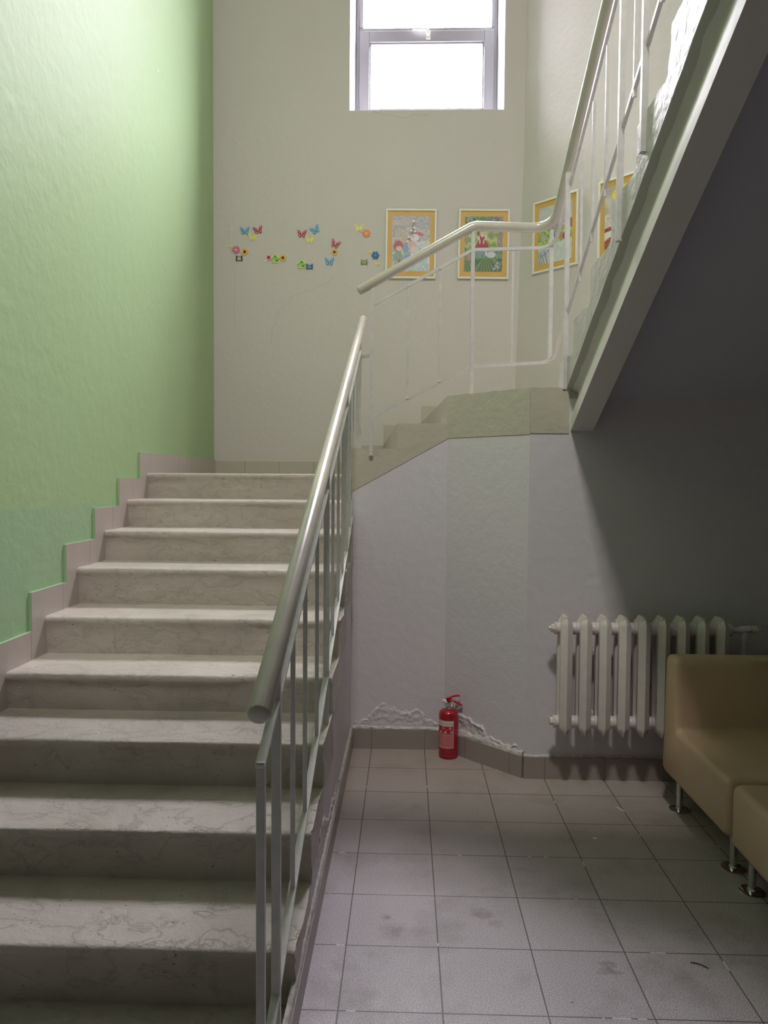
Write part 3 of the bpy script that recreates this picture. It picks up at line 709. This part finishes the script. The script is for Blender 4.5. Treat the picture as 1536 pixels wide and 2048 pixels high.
area = sum(prof[i].x*prof[(i+1) % n].y-prof[(i+1) % n].x*prof[i].y for i in range(n))
sg = 1 if area > 0 else -1
for x, d in xs: rings.append([bm.verts.new((x, (prof[i]-normal(i)*sg*d).x, (prof[i]-normal(i)*sg*d).y)) for i in range(n)])
for a, b in zip(rings, rings[1:]):
    for i in range(n): bm.faces.new((a[i], a[(i+1) % n], b[(i+1) % n], b[i]))
bm.faces.new(rings[0]); bm.faces.new(rings[-1][::-1])
obj('upholstery', bm, M['leather'], sofa, True, 40)
def foot(par, x, y, zt):
    bm = bmesh.new(); lathe(bm, [(.014, .006), (.014, zt)], 16, (x, y)); l = obj('leg', bm, M['chrome'], par, True, 40)
    bm = bmesh.new(); lathe(bm, [(.046, 0), (.046, .004), (.040, .007), (.018, .009), (.016, .016)], 28, (x, y)); d = obj('foot_disc', bm, M['chrome'], l, True, 30)
for x, y in ((.065, .645), (.085, .125), (SWD-.07, .645), (SWD-.07, .125)): foot(sofa, x, y, .19)
bm = bmesh.new(); grid(bm, lambda s, t: Vector((.335+.075*s, .570-.018*t+.001, .7305-.0008*s+.002*math.sin(s*9))), 6, 2)
tear = obj('torn_patch', bm, mat('pale_torn_backing', (.62, .55, .45), .8), sofa); tear['label'] = 'small pale tear in the upholstery'
seat = thing('padded_bench', 'tan faux leather padded bench without backrest in front of the sofa', 'bench', (1.222, 1.85, 0))
bm = rbox(0, .9, 0, .915, .160, .400, .032, 5); obj('upholstery', bm, M['leather'], seat, True, 50)
for x, y in ((.075, .885), (.075, .10), (.82, .885), (.82, .10)): foot(seat, x, y, .18)

# ------------------------------------------------------------------ fire extinguisher
ex = thing('fire_extinguisher', 'red fire extinguisher standing on the floor in the wall corner', 'fire extinguisher', (.246, 4.042, 0))
R_ = .0535
bm = bmesh.new(); lathe(bm, [(.046, 0), (.052, .003), (R_-.001, .012), (R_, .03), (R_-.0008, .0445), (R_+.0006, .047), (R_, .05), (R_, .222), (R_-.0006, .2235), (R_, .226), (R_, .236), (R_-.0022, .245), (R_-.007, .2535), (R_-.015, .260), (.028, .265), (.017, .268), (.017, .276)], 48); obj('cylinder', bm, M['red'], ex, True, 35)
def ink(me_obj, fn, nu, nv):
    me = me_obj.data; ca = me.color_attributes.new('ink', 'FLOAT_COLOR', 'POINT')
    for k in range(len(me.vertices)): ca.data[k].color = (*fn((k % (nu+1))/nu, (k//(nu+1))/nv), 1)
def panel(name, fnpos, nu, nv, col, mt, parent):
    me = bpy.data.meshes.new(name)
    vs = [fnpos(i/nu, j/nv) for j in range(nv+1) for i in range(nu+1)]
    fs = [(j*(nu+1)+i, j*(nu+1)+i+1, (j+1)*(nu+1)+i+1, (j+1)*(nu+1)+i) for j in range(nv) for i in range(nu)]
    me.from_pydata(vs, [], fs); me.materials.append(mt); o = bpy.data.objects.new(name, me); S.collection.objects.link(o); o.parent = parent
    for p in me.polygons: p.use_smooth = True
    ink(o, col, nu, nv); return o
def label_col(u, v):
    W_, R1, P_ = (.72, .66, .60), (.45, .01, .03), (.60, .20, .22)
    if u > .965 or v < .02 or v > .975: return W_
    h = noise.noise(Vector((u*90, int(v*60), 3)))
    if v > .80:
        if .86 < v < .89 or .92 < v < .94: return (.45, .35, .33) if h > -.1 else W_
        if v < .845 and v > .82 and .45 < u < .95: return (.35, .2, .2) if h > 0 else W_
        return W_
    if .70 < v < .78:
        for cx in (.40, .80):
            if abs(u-cx)+abs(v-.74)*3 < .10 and noise.noise(Vector((u*30, v*60, 1))) > -.15: return (.75, .6, .58)
        return R1
    if .66 < v <= .70: return P_ if h > 0 else R1
    if .54 < v <= .66:
        for cx in (.22, .52, .88):
            if abs(u-cx)*1.1+abs(v-.59)*2.6 < .12 and noise.noise(Vector((u*30, v*60, 7))) > -.2: return (.75, .6, .58)
        return R1
    if .46 < v <= .54: return P_
    if v <= .46:
        if int(v*48) % 2: return R1 if h > .05 else P_
        return P_
    return R1
a0, a1 = math.radians(-165), math.radians(-62)
lb_ = panel('label_sticker', lambda u, v: (math.cos(a0+(a1-a0)*u)*(R_+.0008), math.sin(a0+(a1-a0)*u)*(R_+.0008), .062+.150*v), 56, 72, label_col, M['label'], ex)
lb_['label'] = 'red and white instruction label'
bm = bmesh.new(); lathe(bm, [(.019, .268), (.019, .276), (.0135, .280), (.0135, .298), (.010, .300)], 20); box(bm, -.012, .012, -.010, .010, .284, .312, .003)
tube(bm, [(.024, -.004, .276), (.026, -.004, .292)], .0035, 8)
obj('valve', bm, M['chrome'], ex, True, 40)
bm = bmesh.new(); tube(bm, [(-.010, -.012, .293), (-.010, -.021, .293), (-.010, -.023, .293)], [.0135, .0135, .011], 20); g_ = obj('pressure_gauge', bm, M['chrome'], ex, True, 40)
bm = bmesh.new(); tube(bm, [(-.010, -.0232, .293), (-.010, -.0238, .293)], .0085, 20); obj('gauge_dial', bm, mat('grey_gauge_dial', (.35, .36, .35), .4), g_, True, 40)
bm = bmesh.new(); tube(bm, [(-.004, 0, .300), (-.018, -.004, .306), (-.0185, -.004, .306), (-.036, -.008, .313)], [.006, .007, .0105, .0095], 14); obj('nozzle', bm, M['white'], ex, True, 40)
bm = bmesh.new(); bar(bm, [(-.014, -.002, .318), (0, -.002, .324), (.022, -.002, .335), (.050, -.002, .3395), (.060, -.002, .338)], .016, .007, (0, 1, 0)); obj('lever', bm, M['redplastic'], ex)
bm = bmesh.new(); bar(bm, [(-.008, -.002, .310), (.012, -.002, .316), (.020, -.002, .312), (.045, -.002, .300), (.072, -.002, .285)], .018, .008, (0, 1, 0)); box(bm, -.012, .014, -.010, .008, .302, .326, .002); obj('carrying_handle', bm, M['redplastic'], ex)
bm = bmesh.new(); tube(bm, [(.006, -.012, .318), (.006, .012, .318)], .0025, 8); tube(bm, [(.018+.009*math.cos(t), -.013, .306+.009*math.sin(t)) for t in [i*PI/8 for i in range(17)]], .0012, 6, False); obj('safety_pin', bm, M['chrome'], ex, True)

# ------------------------------------------------------------------ framed prints
def ell(u, v, cx, cy, rx, ry): return ((u-cx)/rx)**2+((v-cy)/ry)**2 < 1
def nz(u, v, s, k=0): return noise.noise(Vector((u*s, v*s*1.4, k)))
def mixt(a, b, t): t = max(0, min(1, t)); return tuple(x*(1-t)+y*t for x, y in zip(a, b))
def winter(u, v):
    c = mixt((.38, .38, .42), (.62, .56, .54), .5+nz(u, v, 16)*1.3)
    if v > .8: c = mixt(c, (.22, .25, .36), .35+.5*nz(u, v, 22, 1))
    if v > .70-.9*abs(u-.28) and v > .83-.0*u and u < .55 and v < .93: c = mixt(c, (.62, .42, .36), .5)
    if u < .36 and .62 < v < .82 and int(u*34) % 2: c = (.30, .33, .36)
    if ell(u, v, .24, .68, .16, .09): c = mixt(c, (.66, .48, .30), .5+.5*nz(u, v, 20, 3))
    # fir tree
    if .40 < v < .93 and abs(u-.56) < (.93-v)*.46*(.75+.4*math.sin(v*46)): c = mixt((.14, .13, .10), (.38, .36, .33), .5+nz(u, v, 34, 2)*1.6)
    for a, b in ((.56, .92), (.58, .80), (.50, .745), (.61, .73), (.44, .63), (.42, .55)):
        if ell(u, v, a, b, .028, .020): c = (.82, .80, .74)
    if v < .55 and u > .5: c = mixt(c, (.72, .74, .80), .6+.6*nz(u, v, 14, 5))  # pale glow of a reflection, painted into the lower right of the print
    if v < .12: c = mixt((.62, .68, .70), (.40, .50, .52), .5+nz(u, v, 20, 4)*1.4)
    # standing figures with hats
    if ell(u, v, .68, .66, .15, .06) and v > .64: c = (.55, .14, .17)
    if ell(u, v, .60, .615, .12, .065): c = (.74, .74, .78)
    if ell(u, v, .55, .635, .05, .03): c = (.70, .45, .42)
    if ell(u, v, .30, .545, .055, .038): c = (.66, .42, .32)
    if ell(u, v, .37, .43, .085, .09): c = mixt((.14, .28, .42), (.30, .46, .56), .5+nz(u, v, 50))
    if ell(u, v, .52, .47, .10, .085): c = mixt((.62, .34, .34), (.74, .56, .55), .5+nz(u, v, 40))
    if ell(u, v, .57, .40, .075, .055): c = (.76, .60, .60)
    if ell(u, v, .17, .46, .13, .10): c = (.42, .09, .13)
    if ell(u, v, .19, .415, .085, .045): c = (.74, .52, .46)
    if .20 < v < .37 and abs(u-.17) < .07+(.37-v)*.45: c = mixt((.10, .24, .16), (.42, .55, .45), .5+nz(u, v, 60)*1.5)
    if .13 < v <= .21 and abs(u-.2) < .035: c = (.38, .10, .14)
    if ell(u, v, .42, .26, .10, .05): c = (.22, .36, .60)
    if ell(u, v, .82, .17, .12, .05): c = mixt((.26, .52, .60), (.6, .7, .74), .5+nz(u, v, 40))
    return c
def forest(u, v):
    c = mixt((.20, .34, .08), (.52, .56, .20), .5+nz(u, v, 8)*1.2+.3*math.sin(v*40+u*5))
    if v > .80: c = mixt((.03, .12, .05), (.22, .42, .14), .5+nz(u, v, 22, 2)*1.6)
    if v > .9 and u > .6: c = mixt((.06, .07, .08), (.30, .34, .26), .5+nz(u, v, 26))
    for x, w_, z0 in ((.07, .03, .48), (.15, .02, .78), (.73, .022, .58), (.94, .06, .45)):
        if abs(u-x-.02*math.sin(v*9)) < w_ and v > z0: c = mixt((.20, .15, .17), (.48, .42, .44), .5+nz(u, v, 40, 5)*1.3)
    if v < .42: c = mixt((.10, .22, .12), (.26, .40, .30), .5+nz(u, v, 18, 6)*1.3)
    if .30 < v < .42 and .3 < u < .62: c = mixt((.12, .20, .26), (.34, .44, .52), .5+nz(u, v, 30))
    if v < .24:
        s = abs(math.sin(u*34+v*22*math.sin(u*11)))
        c = mixt((.05, .13, .08), (.32, .42, .16), s*.6 if s > .5 else .1)
    if ell(u, v, .12, .24, .09, .045) and nz(u, v, 50) > -.1: c = (.62, .24, .28)
    for a, b in ((.84, .11), (.90, .08), (.80, .06), (.88, .16)):
        if ell(u, v, a, b, .045, .022): c = mixt((.30, .30, .55), (.55, .55, .75), .5+nz(u, v, 60))
    if ell(u, v, .70, .31, .125, .058): c = mixt((.46, .46, .52), (.76, .76, .80), .5+nz(u, v, 40)*1.2)
    if ell(u, v, .565, .345, .02, .06) : c = (.7, .7, .73)
    # girl in a red pinafore dress
    if .44 < v < .60 and abs(u-.46) < .07+(.60-v)*.75: c = mixt((.32, .02, .04), (.50, .05, .08), .5+nz(u, v, 40))
    if .57 < v < .68 and abs(u-.46) < .12: c = (.62, .62, .62)
    if .55 < v < .66 and abs(u-.46) < .065: c = (.38, .03, .05)
    if ell(u, v, .46, .655, .035, .03): c = (.70, .68, .66)
    if ell(u, v, .46, .72, .065, .05): c = (.70, .50, .42)
    if ell(u, v, .46, .76, .085, .035) or ell(u, v, .36, .69, .035, .05): c = (.28, .10, .06)
    if ell(u, v, .40, .545, .018, .05) or ell(u, v, .50, .545, .018, .05): c = (.72, .52, .44)
    if .40 < v < .44 and abs(u-.45) < .12: c = (.22, .27, .42)
    return c
def meadow(u, v):
    c = mixt((.52, .53, .55), (.60, .61, .62), .5+nz(u, v, 6))
    if v < .60: c = mixt((.20, .40, .06), (.55, .62, .30), .5+nz(u, v, 14)*1.8)
    if .56 < v < .68 and nz(u, v, 12, 4) > -.15: c = mixt((.42, .20, .24), (.60, .45, .40), .5+nz(u, v, 30))
    if v < .34: c = mixt((.55, .60, .60), (.68, .70, .70), .5+nz(u, v, 8, 1))
    if v < .24 and u < .32:
        c = mixt((.50, .52, .62), (.64, .64, .72), .5+nz(u, v, 12, 8))
        if abs(math.sin(u*40+v*18*math.sin(u*9))) > .86: c = (.20, .30, .22)
        if ell(u, v, .10, .16, .05, .03) or ell(u, v, .21, .18, .05, .035): c = (.36, .30, .58)
    if ell(u, v, .17, .46, .09, .06): c = mixt((.35, .32, .32), (.62, .60, .60), .5+nz(u, v, 40))
    if ell(u, v, .43, .47, .07, .08): c = (.05, .12, .32)
    if ell(u, v, .62, .42, .09, .04): c = (.62, .25, .14)
    if ell(u, v, .78, .42, .07, .06): c = (.55, .06, .22)
    if ell(u, v, .78, .51, .05, .035): c = (.66, .50, .45)
    if ell(u, v, .55, .58, .16, .06): c = mixt((.22, .20, .20), (.58, .52, .52), .5+nz(u, v, 40)*1.5)
    if ell(u, v, .97, .62, .06, .08): c = (.42, .16, .22)
    return c
def village(u, v):
    c = mixt((.45, .40, .36), (.60, .55, .50), .5+nz(u, v, 5))
    if ell(u, v, .47, .86, .28, .125): c = mixt((.80, .58, .02), (.88, .72, .05), .5+nz(u, v, 9))
    if .36 < v < .56: c = mixt((.52, .48, .44), (.72, .70, .66), .5+nz(u, v, 18)*1.5)
    if v <= .36: c = (.72, .71, .68)
    if .27+.10*u < v < .34+.10*u: c = mixt((.26, .03, .03), (.45, .12, .10), .5+nz(u, v, 30))
    if v < .13+.06*math.sin(u*7): c = mixt((.28, .04, .03), (.45, .14, .10), .5+nz(u, v, 26)*1.5)
    for a, b in ((.22, .21), (.42, .22), (.62, .23)):
        if ell(u, v, a, b, .05, .02) and not ell(u, v, a, b-.006, .03, .013): c = (.12, .09, .08)
    return c
def framed(name, label, cx, cy, cz, ang, art, tilt=0):
    t = thing(name, label, 'picture', (cx, cy, cz), ang, 'framed prints around the landing')
    t.rotation_euler = (0, tilt, ang)
    Wd, Ht, fr_ = .432, .585, .0165
    bm = bmesh.new()
    for a, b, c, d in ((-Wd/2, Wd/2, Ht/2-fr_, Ht/2), (-Wd/2, Wd/2, -Ht/2, -Ht/2+fr_), (-Wd/2, -Wd/2+fr_, -Ht/2+fr_, Ht/2-fr_), (Wd/2-fr_, Wd/2, -Ht/2+fr_, Ht/2-fr_)):
        box(bm, a, b, -.024, -.002, c, d, .003)
    obj('frame', bm, M['frame'], t)
    bm = bmesh.new(); box(bm, -Wd/2+.01, Wd/2-.01, -.012, -.003, -Ht/2+.01, Ht/2-.01); obj('mount', bm, M['mount'], t)
    pw, ph = .322, .462
    panel('print', lambda u, v: (-pw/2+pw*u, -.0135, -ph/2+ph*v), 120, 172, art, M['print'], t)
framed('framed_print', 'framed winter scene print of children round a fir tree, nearest the stickers', .027, YB-.001, 3.531, 0, winter, math.radians(.5))
framed('framed_print', 'framed print of a girl in a red dress among green trees', .645, YB-.001, 3.527, 0, forest, math.radians(.7))
framed('framed_print', 'framed print of small figures on a green meadow, on the angled wall', 1.2085, 6.1985, 3.538, -PI/4, meadow)
framed('framed_print', 'framed print with yellow sun over red roofs, half hidden by the stairs', 1.6405, 5.7665, 3.538, -PI/4, village)

# ------------------------------------------------------------------ wall stickers
def pm(name, col, rough=.4): return mat(name, col, rough)
C = dict(blue=pm('blue_wood', (.07, .30, .55)), ltblue=pm('pale_blue_wood', (.45, .66, .85)), red=pm('crimson_wood', (.40, .006, .06)), pink=pm('rose_wood', (.65, .14, .25)), ltpink=pm('pale_pink_wood', (.80, .50, .55)),
         yellow=pm('lemon_wood', (.72, .70, .06)), ltyellow=pm('pale_lemon_wood', (.85, .82, .30)), olive=pm('olive_paint', (.40, .38, .02)), gold=pm('gold_wood', (.82, .60, .03)), orange=pm('orange_wood', (.85, .25, .03)), ltorange=pm('pale_orange_wood', (.9, .5, .2)), petal=pm('sunflower_petal_wood', (.88, .50, .09)),
         brown=pm('brown_wood', (.05, .01, .008)), green=pm('apple_green_wood', (.22, .58, .08)), black=pm('black_green_wood', (.03, .04, .03)), navy=pm('navy_wood', (.03, .07, .20)), white=pm('white_wood', (.8, .78, .74)), dblue=pm('deep_blue_wood', (.01, .12, .32)), leaf=pm('moss_green_wood', (.14, .30, .04)), hole=pm('dark_green_paint', (.02, .07, .01)), face=pm('blush_wood', (.78, .58, .56)), fblue=pm('sky_blue_wood', (.15, .36, .62)))
def pos(px, py):    # sticker crop coordinates -> wall position
    X = 420+.234375*px; Y = 400+.234375*py
    # wall plane YB through the calibrated camera
    d = fw+r2*((X-768)/1486.5)-u2*((Y-1024)/1486.5); t = YB/d.y
    return d.x*t, EYE+d.z*t
def poly(bm, pts, y0, y1, mi=0): prism(bm, pts, 1, y0, y1, mi)
def disc(bm, cx, cz, rx, rz, y0, y1, n=16, mi=0): prism(bm, [(cx+rx*math.cos(2*PI*i/n), cz+rz*math.sin(2*PI*i/n)) for i in range(n)], 1, y0, y1, mi)
WING = [(0, -.1), (.10, -.42), (.26, -.52), (.40, -.42), (.46, -.2), (.44, -.02), (.56, .12), (.62, .34), (.60, .50), (.44, .46), (.24, .30), (.10, .12), (0, .10)]
def butterfly(px, py, rot, kind, label):
    x, z = pos(px, py); s = .064
    t = thing('butterfly_sticker', label, 'wall sticker', (x, YB, z), 0, 'butterfly stickers on the wall'); t.rotation_euler = (0, rot, 0)
    m1, m2 = {'blue': (C['blue'], C['ltblue']), 'red': (C['red'], C['ltpink']), 'yellow': (C['ltyellow'], C['olive'])}[kind]
    bm = bmesh.new(); full = WING+[(-a, b) for a, b in WING[::-1][1:-1]]
    poly(bm, [(a*s, b*s) for a, b in full], -.007, -.001); obj('wings', bm, m1, t)
    bm = bmesh.new()
    for sx in (-1, 1):
        for a, b, r in ((.45, .30, .085), (.28, .12, .065), (.28, -.30, .09), (.36, -.08, .05)): disc(bm, sx*a*s, b*s, r*s*.8, r*s, -.0078, -.0065)
    split('spot', bm, m2, t)
    bm = bmesh.new(); disc(bm, 0, 0, .075*s, .20*s, -.010, -.006); obj('body', bm, m2 if kind != 'yellow' else C['yellow'], t)
butterfly(298, 262, 0, 'blue', 'blue butterfly sticker at the far left, beside the first crimson butterfly')
butterfly(410, 257, math.radians(-12), 'red', 'crimson butterfly sticker furthest left, right of the blue butterfly')
butterfly(365, 316, 0, 'yellow', 'yellow butterfly sticker furthest left, just below the first two butterflies')
butterfly(785, 288, math.radians(2), 'red', 'crimson butterfly sticker in the middle trio above the green birdhouse')
butterfly(897, 253, math.radians(-28), 'blue', 'tilted blue butterfly sticker topmost of the middle trio')
butterfly(852, 338, 0, 'yellow', 'yellow butterfly sticker lowest of the middle trio')
butterfly(1070, 375, math.radians(22), 'red', 'tilted crimson butterfly sticker right above a sunflower')
butterfly(1020, 525, 0, 'blue', 'blue butterfly sticker just below a sunflower')
butterfly(1272, 240, 0, 'yellow', 'yellow butterfly sticker furthest right, beside the orange flower')
def flower(px, py, n, m1, m2, mc, label, name='flower_sticker', r=.035, cr=.010, rot=0, group='flower stickers on the wall'):
    x, z = pos(px, py); t = thing(name, label, 'wall sticker', (x, YB, z), 0, group)
    bm = bmesh.new(); pts = []
    N = n*8
    for i in range(N):
        a = 2*PI*i/N+rot; rr = r*(.60+.40*abs(math.cos(a*n/2-rot*n/2))**.5); pts.append((rr*math.cos(a), rr*math.sin(a)))
    poly(bm, pts, -.006, -.001); obj('petals', bm, m1, t)
    if m2:
        bm = bmesh.new()
        for i in range(n):
            a = 2*PI*i/n+rot; disc(bm, .60*r*math.cos(a), .60*r*math.sin(a), .075*r, .075*r, -.0075, -.005, 10)
        split('petal_mark', bm, m2, t)
    bm = bmesh.new(); disc(bm, 0, 0, cr, cr, -.009, -.005); obj('flower_centre', bm, mc, t)
flower(223, 427, 8, C['pink'], C['ltpink'], C['ltpink'], 'rose pink flower sticker beside the left sunflower', rot=.2)
flower(1335, 287, 7, C['orange'], C['ltorange'], C['ltorange'], 'orange flower sticker below the right yellow butterfly', rot=-PI/2)
flower(1411, 474, 6, C['dblue'], C['blue'], C['blue'], 'deep blue flower sticker left of the winter print', rot=0)
for px, py, lb in ((297, 444, 'sunflower sticker furthest left, beside the pink flower'), (622, 495, 'sunflower sticker right of the first green birdhouse'), (1062, 446, 'sunflower sticker between a crimson and a blue butterfly')):
    flower(px, py, 14, C['petal'], None, C['brown'], lb, 'sunflower_sticker', .031, .0125, group='sunflower stickers on the wall')
flower(502, 492, 9, C['ltpink'], None, C['red'], 'small white daisy sticker with crimson centre left of a birdhouse', 'daisy_sticker', .030, .0150)
x, z = pos(475, 520); bm = bmesh.new(); disc(bm, 0, 0, .0095, .0095, -.006, -.001); o = obj('round_sticker', bm, C['white']); o.location = (x, YB, z); tag(o, 'tiny white round sticker below the crimson centred daisy', 'wall sticker')
def heart(px, py, s, label, rot=0):
    x, z = pos(px, py); pts = []
    for i in range(28):
        a = 2*PI*i/28; pts.append((16*math.sin(a)**3/17*s, (13*math.cos(a)-5*math.cos(2*a)-2*math.cos(3*a)-math.cos(4*a))/17*s))
    t = thing('heart_sticker', label, 'wall sticker', (x, YB, z), 0, 'yellow heart stickers'); t.rotation_euler = (0, rot, 0)
    bm = bmesh.new(); poly(bm, pts, -.006, -.001); obj('heart', bm, C['ltyellow'], t)
    bm = bmesh.new(); poly(bm, [(a*.66, b*.66) for a, b in pts], -.0075, -.005); obj('raised_heart', bm, C['gold'], t)
heart(172, 397, .018, 'yellow heart sticker at the far left above the crack')
heart(1355, 443, .0165, 'yellow heart sticker just left of the deep blue flower', .2)
heart(1430, 551, .0185, 'yellow heart sticker below the deep blue flower')
def house(px, py, label):
    x, z = pos(px, py); t = thing('birdhouse_sticker', label, 'wall sticker', (x, YB, z), 0, 'green birdhouse stickers')
    bm = bmesh.new(); poly(bm, [(-.028, -.030), (.028, -.030), (.028, .004), (0, .034), (-.028, .004)], -.006, -.001); obj('house_front', bm, C['green'], t)
    bm = bmesh.new()
    bar(bm, [(-.036, -.005, -.002), (0, -.005, .036), (.036, -.005, -.002)], .010, .007, (0, 1, 0)); obj('roof', bm, C['ltyellow'], t)
    bm = bmesh.new(); box(bm, -.031, .031, -.010, -.001, -.036, -.029, .001); obj('ledge', bm, C['ltyellow'], t)
    bm = bmesh.new(); disc(bm, 0, .014, .0055, .0065, -.0075, -.005); disc(bm, .015, -.020, .006, .0085, -.0075, -.005); split('entrance_hole', bm, C['hole'], t)
    bm = bmesh.new(); box(bm, -.021, -.007, -.008, -.005, -.024, -.008); obj('small_window', bm, pm('pale_green_paint', (.5, .68, .38)), t)
house(557, 500, 'green birdhouse sticker between the white daisy and a sunflower')
house(782, 547, 'green birdhouse sticker beside the navy crab')
def crab(px, py, m1, m2, m3, label):
    x, z = pos(px, py); s = .030; t = thing('crab_sticker', label, 'wall sticker', (x, YB, z), 0, 'crab stickers')
    bm = bmesh.new(); disc(bm, 0, -.1*s, .78*s, .62*s, -.006, -.001, 20)
    for sx in (-1, 1):
        for a in (-50, -22, 6):
            r_ = math.radians(a); bar(bm, [(sx*.5*s, -.0035, -.15*s+.4*s*math.sin(r_)), (sx*1.02*s*math.cos(r_*.6), -.0035, -.1*s+.95*s*math.sin(r_))], .004, .16*s, (0, 1, 0))
    obj('shell', bm, m1, t)
    bm = bmesh.new()
    for sx in (-1, 1): poly(bm, [(sx*.45*s, .3*s), (sx*.85*s, .2*s), (sx*1.0*s, .85*s), (sx*.78*s, .6*s), (sx*.62*s, .9*s)], -.006, -.001)
    split('claw', bm, m3, t)
    bm = bmesh.new(); disc(bm, 0, -.12*s, .56*s, .42*s, -.0078, -.005, 20); f_ = obj('face', bm, m2, t)
    bm = bmesh.new(); disc(bm, -.2*s, .02*s, .06*s, .07*s, -.009, -.007, 8); disc(bm, .2*s, .02*s, .06*s, .07*s, -.009, -.007, 8); disc(bm, 0, -.3*s, .16*s, .05*s, -.009, -.007, 8); split('face_mark', bm, C['brown'], f_)
crab(250, 500, C['black'], C['face'], C['black'], 'black crab sticker with pale face below the pink flower')
crab(850, 570, C['navy'], C['fblue'], C['navy'], 'navy and blue crab sticker right of the lower birdhouse')
crab(1316, 531, C['leaf'], C['green'], C['pink'], 'green crab sticker with pink claws below the deep blue flower')

# ------------------------------------------------------------------ crumbs on the floor
def chip(px, py, sx, sy, h, rz, m, label, name='plaster_chip'):
    x, y = on_floor(px, py); bm = bmesh.new(); bmesh.ops.create_icosphere(bm, subdivisions=2, radius=1)
    for v in bm.verts: v.co = Vector((v.co.x*sx*(1+.3*noise.noise(v.co*2)), v.co.y*sy*(1+.3*noise.noise(v.co*2.3)), max(0, v.co.z)*h))
    bmesh.ops.remove_doubles(bm, verts=bm.verts, dist=1e-5)
    o = obj(name, bm, m, None, True); o.location = (x, y, .0003); o.rotation_euler = (0, 0, rz); tag(o, label, 'chip')
chip(1190, 1677, .010, .007, .004, .3, M['white'], 'small white plaster chip on the tiles in front of the sofa')
chip(1240, 1618, .006, .030, .003, .5, M['mortar'], 'long pale mortar crumb on a floor joint near the sofa legs')
chip(1144, 2004, .004, .003, .003, 0, M['white'], 'tiny white crumb on the nearest row of floor tiles')
bm = bmesh.new(); x, y = on_floor(1397, 1932); tube(bm, [(x+.045*math.sin(t*1.3)-.02, y+.014*math.cos(t*2.4), .002) for t in [i*.16 for i in range(9)]], .0013, 6); o = obj('black_thread', bm, M['black']); tag(o, 'short curled black thread lying on the floor tiles at right', 'thread')

# ------------------------------------------------------------------ lamp on the upper ceiling
LX, LY, LZ = -.15, -.35, TOP
bm = bmesh.new(); box(bm, -.32, .32, -.32, .32, -.07, 0, .01); lamp = obj('ceiling_lamp', bm, M['white']); lamp.location = (LX, LY, LZ); tag(lamp, 'square white ceiling lamp above the upper floor', 'ceiling lamp')
ld = bpy.data.lights.new('ceiling_lamp_light', 'AREA'); ld.shape = 'SQUARE'; ld.size = .55; ld.energy = LAMP; ld.color = (1.0, .96, .90)
lo = bpy.data.objects.new('ceiling_lamp_light', ld); S.collection.objects.link(lo); lo.location = (LX, LY, LZ-.08)
# daylight portal in the window opening
pd = bpy.data.lights.new('window_portal', 'AREA'); pd.shape = 'RECTANGLE'; pd.size = ix1-ix0; pd.size_y = iz1-iz0; pd.cycles.is_portal = True
po = bpy.data.objects.new('window_portal', pd); S.collection.objects.link(po); po.location = ((ix0+ix1)/2, YI+.13, (iz0+iz1)/2); po.rotation_euler = (-PI/2, 0, 0)
